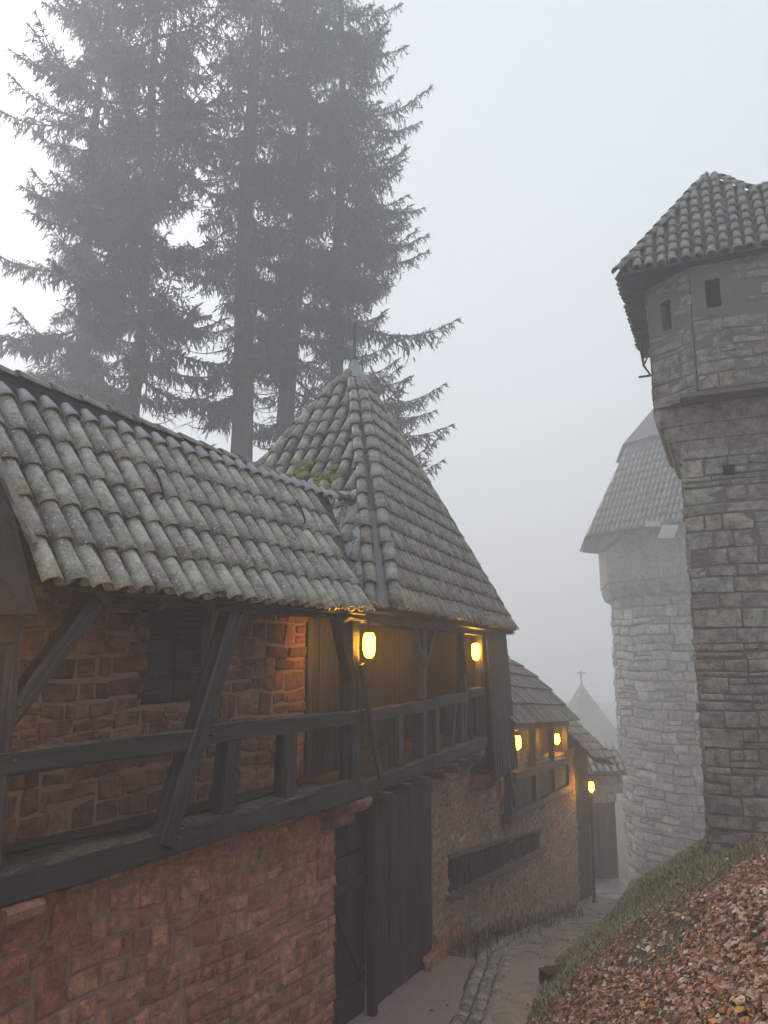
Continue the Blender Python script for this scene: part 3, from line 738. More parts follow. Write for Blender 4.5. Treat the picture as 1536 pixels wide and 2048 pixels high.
# ================================================================== timber gable at the left edge (a dormer roof nearer the camera)
dg=thing('gatehouse_gable','brown boarded gable end poking in at the left edge, above the near post','building',loc=tuple(F1(3,-4.9,.5)))
mb=MB()
vt=[F1(3.28,-4.66,.52),F1(3.05,-5.05,1.45),F1(2.9,-5.3,1.95)]
poly(mb,[F1(3.42,-4.75,.28),F1(3.36,-5.02,.98),F1(3.3,-5.18,1.3),F1(2.2,-5.18,1.62),F1(1.6,-4.9,.28)],th=.05)
part(mb,'gable_boarding',M['gable'],dg)
mb=MB(); beam(mb,F1(3.44,-4.88,.78),F1(3.33,-5.35,1.55),.05,.05,jit=.008,seg=.06); part(mb,'verge',M['mortarcap'],dg)
mb=MB(); beam(mb,F1(1.5,-5.0,.18),F1(3.36,-4.95,.18),.1,.2); part(mb,'bressummer',M['gable'],dg)
mb=MB()
for i in range(7):
    x_=3.02-i*.2; A_=F1(x_+.08,-4.98,1.36+.05*i); B_=F1(x_-.5,-5.25,2.0+.05*i)
    d_=N(B_-A_); E_=N(np.cross(d_,(0,0,1))); put_tiles(mb,np.array([A_,A_+d_*.36]),E_,d_,N(np.cross(E_,d_)),.05,tile_template(.09,.075,.46),tile_cols(2,0,1.1))
part(mb,'dormer_roof',M['tile'],dg,True)

# ================================================================== GALLERY HOUSE further down (lamps 3 and 4)
F3=Frame(2.75,17.6,21.5,-.072)
g3=thing('lower_gallery_house','third building down the lane, stone slab hipped roof over an amber-lit gallery','building',loc=tuple(F3(4,-2,-6)))
E3a=F3(.2,.35,-1.48); E3b=F3(8.75,.35,-1.42)
mb=MB()
def slabrow(A,B,C_,D_,k,n):   # one row of slabs between lower edge A-B and upper edge D_-C_
    for i in range(n):
        f0,f1=i/n,(i+1)/n; j=random.uniform(0,.02)
        P=[A+(B-A)*f0,A+(B-A)*(f1-.004),D_+(C_-D_)*(f1-.004),D_+(C_-D_)*f0]
        nn_=N(np.cross(P[1]-P[0],P[3]-P[0])); nn_=nn_ if nn_[2]>0 else -nn_
        P=[P[0]+nn_*(.05+j),P[1]+nn_*(.05+j),P[2],P[3]]
        poly(mb,P,col=np.array((.17,.16,.14))*random.uniform(.7,1.25),th=.035,nrm=nn_)
RA=F3(-1,-1.6,.35+.0); RB=F3(5.6,-1.6,.55)
curve=lambda f:f**1.12
rows=6
for r_ in range(rows):
    f0,f1=r_/rows,(r_+1)/rows+.03
    q=lambda f,A,B: A+(B-A)*f
    up=lambda f:math.sin(min(f,1)*math.pi/2)**.8
    lo=F3(-1,.35,-1.48); hi=E3b
    def pt(f,end):
        A,B=((lo,RA) if end==0 else (hi,RB)); p=A+(B-A)*f; p=p.copy(); p[2]=A[2]+(B[2]-A[2])*(f*.8+.2*math.sin(f*math.pi/2))+.18*math.sin(f*math.pi); return p
    slabrow(pt(f0,0),pt(f0,1),pt(f1,1),pt(f1,0),1,22-2*r_)
# hipped end
for r_ in range(rows):
    f0,f1=r_/rows,(r_+1)/rows+.03
    hi2=F3(8.75,-3.4,-1.42)
    def pt2(f,end):
        A=hi if end==0 else hi2; p=A+(RB-A)*f; p[2]=A[2]+(RB[2]-A[2])*(f*.8+.2*math.sin(f*math.pi/2))+.18*math.sin(f*math.pi); return p
    slabrow(pt2(f0,0),pt2(f0,1),pt2(f1,1),pt2(f1,0),1,8)
part(mb,'roof',M['greystone'],g3)
mb=MB(); planks(mb,F3,-.5,8.4,-.75,-2.75,-1.35,(.2,.3),tint=(1.1,1,.8)); part(mb,'wall',M['brown'],g3)
mb=MB(); fbox(mb,F3,8.44,8.52,-.9,.0,-3.5,-1.45); part(mb,'end_panel',M['brown'],g3)
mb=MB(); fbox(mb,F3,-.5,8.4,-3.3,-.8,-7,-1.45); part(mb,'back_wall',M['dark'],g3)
mb=MB(); beam(mb,F3(-.4,0,-1.55),F3(8.5,0,-1.5),.14,.16); part(mb,'eave_plate',M['timber'],g3)
mb=MB(); beam(mb,F3(.4,-.02,-2.62),F3(8.4,-.02,-2.62),.16,.2); part(mb,'rail',M['floorwood'],g3)
mb=MB(); planks(mb,F3,.4,8.4,-.08,-3.35,-2.72,(.14,.22)); part(mb,'parapet',M['gate'],g3)
mb=MB(); beam(mb,F3(-.2,-.05,-3.45),F3(8.4,-.05,-3.45),.22,.2); part(mb,'sill_beam',M['timber'],g3)
for a in (.0,2.9,5.7,8.35):
    mb=MB(); beam(mb,F3(a,-.05,-3.4),F3(a,-.05,-1.5),.16,.16,tuple(F3.n)); part(mb,'post',M['timber'],g3)
for a in (.1,):
    mb=MB(); beam(mb,F3(a-.9,.0,-1.5),F3(a+.1,.0,-3.2),.14,.16,tuple(F3.n)); part(mb,'brace',M['brown'],g3)
corbel(g3,F3,.2,-.45,-3.56,.42,.3); corbel(g3,F3,4.2,-.45,-3.56,.42,.3)

# ================================================================== porch with the last lamp, gate wall, far roofs
F4=Frame(6.25,26.2,28,-.09)
pr_=thing('lane_porch','small porch with a red-brown tiled lean-to roof behind the last lamp','building',loc=tuple(F4(1.5,-1,-8)))
mb=MB(); A_=F4(-.3,.75,-3.3); sv=F4(-.3,-1.3,-1.45)-A_
tiled_face(mb,A_,F4.d,sv,.05,2.6,np.linalg.norm(sv),.24,.36,.1,lambda a,b:True,odd=.3,k=1.1)
pr2=part(mb,'roof',M['tile2'],pr_,True)
mb=MB(); poly(mb,[F4(-.3,.72,-3.32),F4(2.4,.72,-3.5),F4(2.4,-1.35,-1.6),F4(-.3,-1.35,-1.5)],th=.04); sub(mb,'roof_boarding',M['timber'],pr2)
mb=MB(); planks(mb,F4,-.4,2.4,-.2,-8.5,-3.2); part(mb,'wall',M['gate'],pr_)
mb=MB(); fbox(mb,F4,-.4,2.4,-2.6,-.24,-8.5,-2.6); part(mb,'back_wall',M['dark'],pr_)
pole=thing('lamp_pole','thin upright pole standing in the lane under the last lamp','pole',loc=(6.85,26.9,-7.9))
mb=MB(); beam(mb,(6.74,26.6,-8.0),(6.8,26.6,-4.45),.09,.09,(0,1,0)); part(mb,'shaft',M['gate'],pole)
mb=MB(); beam(mb,(6.68,26.54,-7.6),(6.72,26.54,-5.4),.03,.02,(0,1,0)); part(mb,'pale_batten',M['lightwood'],pole)
FG=Frame(6.0,33.0,100)     # wall across the lane's end
gw=thing('lane_end_wall','rendered wall with a dark doorway closing the far end of the lane','wall',loc=(8,33,-8.4))
def cross(u,o,z): return np.stack([np.asarray(u)*np.cos(.12)+5.5,33+np.asarray(u)*math.sin(.12)-np.asarray(o),np.asarray(z)],-1)
class FX:
    n=np.array([0,-1,0.]); d=np.array([math.cos(.12),math.sin(.12),0])
    def __call__(s,t_,o,z): return cross(np.asarray(t_,float),np.asarray(o,float),np.asarray(z,float))
fx=FX()
mb=MB()
for a,b,z0,z1 in ((-1,1.75,-9.5,-4.6),(1.75,4.15,-5.95,-4.6),(4.15,4.45,-5.6,-4.6)): fbox(mb,fx,a,b,-.5,0,z0,z1,col=(.3,.26,.23))  # wall colour paled, so some of the haze is put into it
part(mb,'masonry_face',M['farstone'],gw,)
mb=MB(); planks(mb,fx,1.8,4.1,-.1,-8.9,-5.95); part(mb,'door',M['floorwood'],gw)  # paler boards for the far door, haze put into the colour
mb=MB(); A_=fx(-1,.3,-4.75); sv=fx(-1,-1.0,-3.95)-A_
tiled_face(mb,A_,fx.d,sv,0,5.4,np.linalg.norm(sv),.3,.45,.12,lambda a,b:True,k=1.2,under=False); gr=part(mb,'roof',M['tile2'],gw,True)
mb=MB(); poly(mb,[fx(-1,.3,-4.79),fx(4.6,.3,-4.79),fx(4.6,-1.,-3.98),fx(-1,-1.,-3.98)],th=.05); sub(mb,'roof_boarding',M['slate'],gr)
# far pyramid roofed tower
ft=thing('far_turret','far pyramid roof with a cross, almost lost in the mist','tower',loc=(26.3,105,-19))
mb=MB(); lathe(mb,(26.3,105,-3.78),[(.0,0.4),(.5,-.5),(3.9,-5.1),(9.0,-12),(9.2,-12.2)],8,col=(1,1,1),rot=.3); part(mb,'roof',M['slate'],ft)
mb=MB(); lathe(mb,(26.3,105,-15.5),[(7.5,.0),(7.5,-6)],8,rot=.3,col=(.2,.18,.16)); part(mb,'wall',M['farstone'],ft)
mb=MB(); beam(mb,(26.3,105,-4.0),(26.3,105,-1.9),.2,.2,(0,1,0)); beam(mb,(25.7,105,-2.2),(26.9,105,-2.2),.18,.18); part(mb,'cross',M['iron'],ft)

# ================================================================== RIGHT TOWER
rt=thing('stone_tower','tall grey-brown stone tower at the right with an overhanging turret under a tiled hip roof','tower',loc=(7.5,14,-4))
class FT:
    def __init__(s,x,y,d): s.O=np.array([x,y,0.]); s.d=np.array([d[0],d[1],0.]); s.n=np.array([d[1],-d[0],0.]); s.slope=0
    def __call__(s,t_,o,z):
        t_=np.asarray(t_,float)[...,None]; o=np.asarray(o,float)[...,None]; z=np.asarray(z,float)[...,None]
        return s.O+s.d*t_+s.n*o+np.array([0,0,1.])*z
fd=(.914,-.407)                      # front face runs right and slightly nearer; its normal (-.407,-.914) faces the camera
FB=FT(5.2,13.0,fd)
GREY=((.27,.247,.218),(.285,.262,.232),(.25,.23,.206),(.295,.27,.236),(.275,.238,.21),(.31,.28,.245))
mb=MB(); masonry(mb,lambda u,v,d:FB(u,d,v),cells_course(-.03,4.6,-4.6,3.62,(.17,.33),(.28,.8),.3),depth=.04,gap=.013,jit=.012,wav=.012,rough=.008,pal=GREY,var=.1)
side_d=(.407,.914)
FS=FT(5.2,13.0,(-.407,-.914))        # left side, facing the lane
masonry(mb,lambda u,v,d:FT(5.2,13.0,(.407,.914))(u,-d-0.0,v),cells_course(0,3.2,-6,3.62,(.24,.38),(.4,1.0),.2),depth=.05,gap=.018,jit=.016,wav=.02,rough=.012,pal=GREY,var=.25)
tb=part(mb,'wall',M['greystone'],rt,True)
mb=MB(); fbox(mb,FB,.01,4.6,-3.2,.015,-7,3.62); sub(mb,'mortar_bed',M['greymortar'],tb)
mb=MB(); fbox(mb,FB,.62,.80,-.25,.07,3.02,3.18); sub(mb,'putlog_hole',M['dark'],tb)
# turret outline (plan) and corbelled foot
body=np.array([(5.25,12.98),(5.21,13.02),(5.2,13.05),(6.4,15.8),(10.5,14.0),(9.3,11.19)])
tur=np.array([(5.34,12.72),(4.86,13.0),(4.77,13.1),(6.05,16.0),(10.7,14.2),(9.35,11.0)])
rings=[(3.38,-.02),(3.44,.16),(3.52,.26),(3.62,.3),(3.66,.3),(3.68,.45),(3.78,.58),(3.9,.62),(3.93,.62),(3.95,.78),(4.05,.93),(4.18,.99),(4.3,1.)]
mb=MB(); V=[]
for z,f in rings: 
    for a,b in zip(body,tur): p=a+(b-a)*f; V.append((p[0],p[1],z))
k=6; mb.add(V,[(i*k+j,i*k+(j+1)%k,(i+1)*k+(j+1)%k,(i+1)*k+j) for i in range(len(rings)-1) for j in range(k)],col=(.22,.2,.175))
part(mb,'corbelled_foot',M['greystone'],rt)
mb=MB()
def seg_frame(a,b): 
    d=np.array(b)-np.array(a); L=np.linalg.norm(d); return FT(a[0],a[1],d/L),L
TPAL=((.23,.212,.18),(.222,.206,.174),(.236,.216,.184))
for (a,b,z0,nm) in (((5.24,12.26),(9.2,10.5),4.34,'b'),((4.8,13.06),(5.24,12.28),4.28,'a'),((6.05,16.0),(4.79,13.1),4.28,'s')):
    F_,L=seg_frame(a,b)
    def kp(u,v,nm=nm): return not((nm=='b' and .0<u<.8 and 5.6<v<6.45) or (nm=='a' and .0<u<.7 and 5.55<v<6.3))
    masonry(mb,lambda u,v,d:F_(u,d,v),cells_course(0,L,z0,6.75,(.16,.3),(.25,.7),.3),depth=.012,gap=.006,jit=.008,wav=.02,rough=.008,pal=TPAL,var=.07,keep=kp)
tw_=part(mb,'turret_wall',M['greystone'],rt,True)
mb=MB()
F_,L=seg_frame((5.24,12.26),(9.2,10.5)); 
for a in ((.01,.24,4.35,6.75),(.47,L,4.35,6.75),(.24,.47,4.35,5.78),(.24,.47,6.28,6.75)): fbox(mb,F_,a[0],a[1],-.45,.004,a[2],a[3])
F_a,La=seg_frame((4.8,13.06),(5.24,12.28))
for a in ((.0,.27,4.3,6.75),(.48,La,4.3,6.75),(.27,.48,4.3,5.64),(.27,.48,6.18,6.75)): fbox(mb,F_a,a[0],a[1],-.4,.004,a[2],a[3])
F_s,Ls=seg_frame((6.05,16.0),(4.79,13.1)); fbox(mb,F_s,0,Ls-.01,-.4,.004,4.3,6.75)
fbox(mb,F_,-.3,L,-1.6,-.006,4.27,4.345)
sub(mb,'render_coat',M['greymortar'],tw_)
for (F__,c,zc,ww,hh) in ((F_,.35,6.03,.3,.6),(F_a,.375,5.91,.2,.54)):
    mb=MB(); fbox(mb,F__,c-ww/2-.01,c+ww/2+.01,-.4,-.28,zc-hh/2-.01,zc+hh/2+.01); wo=part(mb,'window_opening',M['dark'],rt)
# turret roof
EC=np.array([4.11,12.53,6.60]); Ex=np.array([.914,-.407,0]); Bx=np.array([.407,.914,0])
rp=2.62/1.8; Sf=N(Bx+np.array([0,0,rp])); ls=math.sqrt(1+rp*rp)
def front(a,b):
    h=b/ls
    if a<1.6: lim=1.8*a/1.6-.05
    elif a<2.25: lim=1.8-(a-1.6)/.65*.63
    else: lim=1.17
    return h<lim-.04
mb=MB(); tiled_face(mb,EC,Ex,Sf,.12,5.3,1.8*ls,.2,.3,.085,front,k=.85,odd=.02)
rs=2.62/1.6; ls2=math.sqrt(1+rs*rs); Ss=N(Ex+np.array([0,0,rs]))
tiled_face(mb,EC,Bx,Ss,.1,4.0,1.6*ls2,.2,.3,.085,lambda a,b:(b/ls2)<1.6*min(1,a/1.8)-.04,k=.9,odd=.02)
ro=part(mb,'roof',M['tile2'],rt,True)
pp=lambda a,b,z: EC+Ex*a+Bx*b+np.array([0,0,z])
apx=pp(1.6,1.8,2.62); q1=pp(2.25,1.17,1.70); q2=pp(5.6,1.17,1.70)
mb=MB(); e_=np.array([0,0,-.02])
mb.add([pp(0,0,0)+e_,pp(5.6,0,0)+e_,q2+e_,q1+e_,apx+e_,pp(0,4.2,0)+e_,pp(1.6,4.2,2.62)+e_,pp(5.6,4.2,0)+e_,pp(2.25,4.2,1.7)+e_,pp(5.6,4.2,1.7)+e_],Q=[(0,1,2,3),(0,4,6,5),(3,2,9,8)],T=[(0,3,4),(3,8,6),(3,6,4)])
poly(mb,[pp(.0,0,-.03),pp(0,4.2,-.03),pp(5.6,4.2,-.03),pp(5.6,0,-.03)],th=.03)
sub(mb,'roof_boarding',M['timber'],ro)
mb=MB(); hip_tiles(mb,pp(-.02,-.02,.04),apx+np.array([0,0,.02]),.3,.1,k=.8); sub(mb,'hip_tiles',M['tile2'],ro,True); mb=MB(); hip_tiles(mb,q1+np.array([0,0,.05]),apx+np.array([0,0,.03]),.26,.1,k=.8); sub(mb,'hip_tiles',M['tile2'],ro,True); mb=MB(); hip_tiles(mb,q2+np.array([0,0,.04]),q1+np.array([0,0,.04]),.33,.09,k=.75)
sub(mb,'hip_tiles',M['tile2'],ro,True)
# timber hoist bracket peeping out behind the turret
hb=thing('hoist_bracket','small timber bracket sticking out left of the stone turret','bracket',loc=(5.5,15.1,6.2))
mb=MB(); beam(mb,(5.6,15.1,6.9),(5.33,15.1,6.25),.035,.035); beam(mb,(5.68,15.1,6.6),(5.4,15.1,5.95),.03,.03); beam(mb,(5.33,15.1,6.27),(5.38,15.1,5.9),.04,.04,(0,1,0)); part(mb,'frame',M['floorwood'],hb)
mb=MB(); beam(mb,(5.65,15.1,5.72),(5.26,15.1,5.66),.05,.035); beam(mb,(5.36,15.1,5.92),(5.5,15.1,5.7),.035,.035); part(mb,'foot',M['floorwood'],hb)

# ================================================================== ROUND TOWER behind
kt=thing('round_tower','round stone tower in the mist with a timber top storey and steep roof','tower',loc=(20.1,45.6,-12))
CX,CY=20.05,45.6
def cyl(r_f): 
    def f(u,v,d):
        r=r_f(v); a=u/6.3; return np.stack([CX-(r+d)*np.cos(a),CY-(r+d)*np.sin(a),v],-1)
    return f
rf_=lambda v:6.3-.2*np.clip((-6-v)/6,0,1)
KP=((.35,.33,.3),(.37,.35,.315),(.335,.315,.288),(.375,.345,.31))
mb=MB(); masonry(mb,cyl(rf_),cells_course(-3.3,12.6,-14.1,3.6,(.38,.62),(.7,1.7),.15),depth=.13,gap=.06,jit=.03,wav=.04,rough=.03,pal=KP,var=.22)
kw=part(mb,'wall',M['farstone'],kt,True)
mb=MB(); lathe(mb,(CX,CY,0),[(rf_(z)+.0,z) for z in (-14.4,-12,-9.7,-7.5,-4.5,3.9)],48,col=(.22,.2,.18)); sub(mb,'mortar_bed',M['greymortar'],kw)
mb=MB(); rot=R(11.25)
lathe(mb,(CX,CY,0),[(6.37,2.6),(6.67,2.9),(6.75,3.2),(7.1,3.4),(7.27,3.8),(7.28,4.13)],8,col=(.27,.24,.21),rot=rot); part(mb,'corbelled_foot',M['farstone'],kt)
mb=MB(); lathe(mb,(CX,CY,0),[(7.35,4.14),(7.35,7.1)],8,col=(.3,.265,.24),rot=rot); part(mb,'top_storey',M['farstone'],kt)
mb=MB()
for i in range(9):
    a=math.pi+.15+i*.19; c=np.array([CX+6.75*math.cos(a),CY+6.75*math.sin(a),3.2]); beam(mb,c,c+np.array([.0,0,.7])+.3*np.array([math.cos(a),math.sin(a),0]),.22,.3,(0.1,1,0),col=(.2,.175,.155)); sub(mb,'bracket',M['farstone'],kw); mb=MB()
lathe(mb,(CX,CY,0),[(8.45,6.75),(5.3,12.65),(5.2,12.75)],8,rot=rot); lathe(mb,(CX,CY,0),[(5.9,12.45),(.0,18.9)],8,rot=rot); lathe(mb,(CX,CY,0),[(8.4,6.7),(7.3,7.05)],8,rot=rot); lathe(mb,(CX,CY,0),[(5.85,12.4),(5.0,12.6)],8,rot=rot)
kr=part(mb,'roof',M['slate'],kt)
mb=MB()
for i in range(8):
    a0=rot+i*math.pi/4; a1=a0+math.pi/4; am=(a0+a1)/2
    if math.cos(am)>.75 or math.sin(am)>.4: continue
    A_=np.array([CX+8.45*math.cos(a0),CY+8.45*math.sin(a0),6.75]); B_=np.array([CX+8.45*math.cos(a1),CY+8.45*math.sin(a1),6.75]); ap=np.array([CX,CY,6.75+8.45*5.9/3.15])
    E_,S_,aS,L_,W__=face(A_,B_,ap)
    tiled_face(mb,A_,E_,S_,.1,W__,6.5,.33,.55,.145,lambda a,b:(a>aS*b/L_+.03) and (a<W__-(W__-aS)*b/L_-.03),k=.7,under=False,odd=0)
sub(mb,'roof_tiles',M['tile2'],kr,True)
mb=MB(); poly(mb,[(12.1,42.9,5.8),(13.05,41.85,6.6),(13.4,42.15,6.68),(12.45,43.2,5.85)],th=.09); part(mb,'shutter_flap',M['timber'],kt)
mb=MB(); poly(mb,[(13.9,38.7,5.9),(14.6,38.4,5.85),(14.9,38.4,6.5),(14.2,38.7,6.6)],th=.06); part(mb,'hatch',M['glass'],kt,label='pale open hatch below the eave')
mb=MB(); poly(mb,[(13.4,38.9,6.5),(14.1,38.7,6.5),(14.1,38.7,6.8),(13.4,38.9,6.8)],th=.05); part(mb,'hatch',M['glass'],kt,label='smaller pale open hatch beside the larger one')

# ================================================================== LAMPS
def lantern(x,y,z,label,power,rod=.3):
    th=thing('hanging_lamp',label,'lamp','amber lamps along the gallery eaves',loc=(x,y,z))
    mb=MB(); lathe(mb,(x,y,z),[(.0,-.17),(.035,-.158),(.062,-.125),(.076,-.065),(.076,.085),(.062,.13),(.045,.15)],16); part(mb,'glass',M['lamp'],th,True)
    mb=MB(); lathe(mb,(x,y,z),[(.045,.14),(.05,.165),(.02,.185),(.008,.2),(.008,rod)],12); cp=part(mb,'cap',M['iron'],th,True); mb=MB(); lathe(mb,(x,y,z),[(.004,-.21),(.008,-.18),(.02,-.155),(.0,-.15)],8); part(mb,'finial',M['iron'],th,True)
    return th
LP=60.
lantern(-.19,10.0,.14,'largest amber lamp, hanging at the corner between the near roof and the pyramid roof',LP)
lantern(1.76,15.0,.09,'second amber lamp, under the right end of the pyramid roof eave',LP)
lantern(3.09,18.5,-1.96,'amber lamp nearest the slab roofed house, left of its pair',LP)
lantern(5.42,25.0,-2.55,'amber lamp under the right corner of the slab roof',LP)
lantern(6.78,26.4,-4.2,'lowest and farthest amber lamp, above the thin pole at the lane end',LP)
for o in bpy.data.objects:
    if o.name.startswith('glass') and o.parent and o.parent.name.startswith('hanging_lamp'): o.visible_shadow=True

lantern(*F1(2.65,-4.85,.14),'amber lamp under the gable, nearest of the row and left of the near post',LP)
# cable along the walkway
mb=MB(); tube(mb,[F1(t_,-5.62+.07*math.sin(t_*1.3)+.02*math.sin(t_*4),-1.50) for t_ in np.arange(2,7.6,.15)],.012,6)
mb.build('power_cable',M['iron'],None,True,label='thin black cable lying along the gallery walkway floor',category='cable')

# ================================================================== TREES
def bough(L,seed,dens=1.):
    """spruce bough along +x with hanging twigs; returns verts, quads, tints and limb tubes"""
    r=np.random.default_rng(seed); A=[];B=[];Wd=[]
    def zc(x): f=x/L; return -L*.2*math.sin(f*2.5)+L*.10*f*f
    limb=[(x,0,zc(x)) for x in np.linspace(0,L,9)]
    n=int(L/.15)
    for i in range(n):
        x=L*(.1+.9*(i+r.random())/n); 
        for sd in (-1,1):
            sl=min(1.35,(L-x)*.42+.2)*r.uniform(.3,1.15); ang=sd*R(r.uniform(25,75)); dx,dy=math.cos(ang),math.sin(ang)
            m=max(2,int(sl/.085*dens)); drop=r.uniform(.1,.45)
            p0=np.array([x,0,zc(x)])
            A.append(p0);B.append(p0+np.array([dx*sl,dy*sl,-drop*sl]));Wd.append(.035)
            for k in range(m):
                f=(k+r.random())/m; p=p0+np.array([dx*sl*f,dy*sl*f,-drop*sl*f**1.2])
                hl=(.1+.6*r.random()**1.7)*(1-.45*(x/L)**2); q=np.array([dx*.3+r.normal(0,.38),dy*.3+r.normal(0,.38),-1+.8*(x/L)**2*r.random()])
                A.append(p);B.append(p+N(q)*hl);Wd.append(r.uniform(.03,.06))
                if r.random()<.4:
                    q=np.array([dx+r.normal(0,.4),dy+r.normal(0,.4),r.uniform(-.3,.5)]); A.append(p);B.append(p+N(q)*r.uniform(.1,.2));Wd.append(.035)
    for k in range(int(14)):    # upturned tip fingers
        x=L*r.uniform(.86,1.); p=np.array([x,0,zc(x)]); q=np.array([1,r.normal(0,.6),r.uniform(.1,1.1)]); A.append(p);B.append(p+N(q)*r.uniform(.15,.34));Wd.append(.045)
    A=np.array(A);B=np.array(B);Wd=np.array(Wd); n=len(A)
    d=B-A; ln=np.linalg.norm(d,axis=1,keepdims=True); d/=ln
    ref=r.normal(0,1,(n,3)); s1=np.cross(d,ref); s1/=np.linalg.norm(s1,axis=1,keepdims=True)+1e-9; s2=np.cross(d,s1)
    V=[]
    for s in (s1,s2):
        m=A+(B-A)*.45; V.append(np.stack([A,m+s*Wd[:,None]*.62,B,m-s*Wd[:,None]*.62],1))
    V=np.concatenate(V).reshape(-1,3)
    base=np.array((.04,.068,.036)); c=base*r.uniform(.6,1.35,(2*n,1)); c[:,0]*=r.uniform(.8,1.35,2*n)
    return V,np.repeat(c,4,0),np.array(limb)
TB=[bough(L_,i) for i,L_ in enumerate((4.4,4.0,3.6,3.1,2.4,1.7))]
def spruce(x,y,zb,ztop,rad,R0_,label,lean=(0,0),z0=1.,seed=1,step=.42,per=4,dead=(0,0),bias=None,cw=1.):
    r=np.random.default_rng(seed)
    th=thing('spruce_tree',label,'tree','spruces behind the galleries',loc=(x,y,zb))
    H=ztop-zb; axis=lambda z:np.array([x+lean[0]*(z-zb)+.1*math.sin(z*.35+seed),y+lean[1]*(z-zb),z])
    mb=MB(); zz=np.linspace(zb,ztop,26); tube(mb,[axis(z) for z in zz],[max(.02,rad*(1-.85*((z-zb)/H)**1.1)) for z in zz],12)
    tr=part(mb,'trunk',M['bark'],th,True)
    mb=MB(); lb=MB(); z=z0
    while z<ztop-.2:
        f=(z-z0)/(ztop-z0)
        for k in range(per):
            a=r.uniform(0,2*math.pi); 
            Lr=R0_*(1-f)**.2*(.72+.28*math.sin(z*1.9+seed)*math.cos(a*2+seed))*r.uniform(.6,1.05)*(.75 if f<.08 else 1)
            if bias: Lr*=bias(a,z)
            if Lr<.5: continue
            i=int(np.argmin([abs(t_[2][-1][0]-Lr) for t_ in TB])); V,C,limb=TB[i]; sc=Lr/limb[-1][0]
            ca,sa=math.cos(a),math.sin(a); pitch=r.uniform(-.22,.12)+.35*f
            def tf(P):
                X=P[:,0]*sc;Y=P[:,1]*sc;Z=P[:,2]*sc; X2=X*math.cos(pitch)-Z*math.sin(pitch)*.0; Z2=Z+X*math.sin(pitch)
                return np.stack([ca*X2-sa*Y,sa*X2+ca*Y,Z2],1)+axis(z)
            bare=(z<dead[1] and r.random()<dead[0])
            if not bare: 
                m=len(V)//4; mb.add(tf(V),np.arange(len(V)).reshape(-1,4),col=C*r.uniform(.8,1.2))
            else:
                q=r.uniform(0,1,(14,1)); 
                for _ in range(9):
                    p0=limb[0]+(limb[-1]-limb[0])*r.uniform(.3,1); p1=p0+np.array([r.uniform(.2,.7),r.normal(0,.5),r.uniform(-.5,.1)]); tube(lb,tf(np.array([p0,(p0+p1)/2+(0,0,.03),p1])),[.012,.008,.004],4)
            tube(lb,tf(limb),np.linspace(.07,.014,len(limb))*min(1,Lr/4),5)
        z+=step*r.uniform(.8,1.2)
    o=part(mb,'crown',M['needle'],th)
    part(lb,'branches',M['bark'],th,True)
    return th
spruce(-9.0,26.6,-2,37,.27,6.6,'slender spruce at the left edge of the row, with the thinnest trunk',z0=7.2,seed=3,per=5,step=.72,dead=(.35,11),bias=lambda a,z:(.62+.38*abs(math.cos(a))) )
spruce(-5.5,28.3,-2,36,.52,6.2,'thickest spruce trunk, in the middle of the row',z0=9.5,seed=5,per=5,step=.66,dead=(.45,14),bias=lambda a,z:.85*(.75+.25*math.sin(a)))
spruce(-4.2,29.8,-2,36,.46,6.6,'leaning spruce just right of the thickest trunk',lean=(.028,0),z0=8.5,seed=8,per=5,step=.7,dead=(.65,13),bias=lambda a,z:.78+.22*math.cos(a))
spruce(-2.0,31.6,-2,36,.42,6.6,'spruce behind the pyramid roof, its boughs reaching farthest right',z0=3.5,seed=12,per=5,step=.78,dead=(.3,6),bias=lambda a,z:.65+.35*math.cos(a))
spruce(-13.2,31.5,-2,36,.4,6.4,'fainter spruce farther back, reaching in from the left edge of the frame',z0=8.5,seed=22,per=4,step=.9,dead=(.4,12))
# pale bare tree far left
bt=thing('bare_tree','pale leafless tree behind the near roof at the left edge','tree',loc=(-14,30,-2))
mb=MB(); rr=random.Random(4)
def grow(p,d,L_,r_,dep):
    pts=[p]; q=np.array(p)
    for i in range(4): d=N(d+np.array([rr.gauss(0,.12),rr.gauss(0,.12),rr.gauss(0,.08)+.03])); q=q+d*L_/4; pts.append(q.copy())
    tube(mb,pts,np.linspace(r_,r_*.6,5),5 if dep<3 else 4)
    if dep<6:
        for k in range(3 if dep<4 else 2):
            dd=N(d+np.array([rr.gauss(0,.55),rr.gauss(0,.55),rr.gauss(0,.35)])); grow(pts[rr.randint(2,4)],dd,L_*.72,r_*.6,dep+1)
grow(np.array([-14.3,30,-2]),np.array([0,0,1.]),4.2,.16,0)
part(mb,'branches',M['bark'],bt,True)

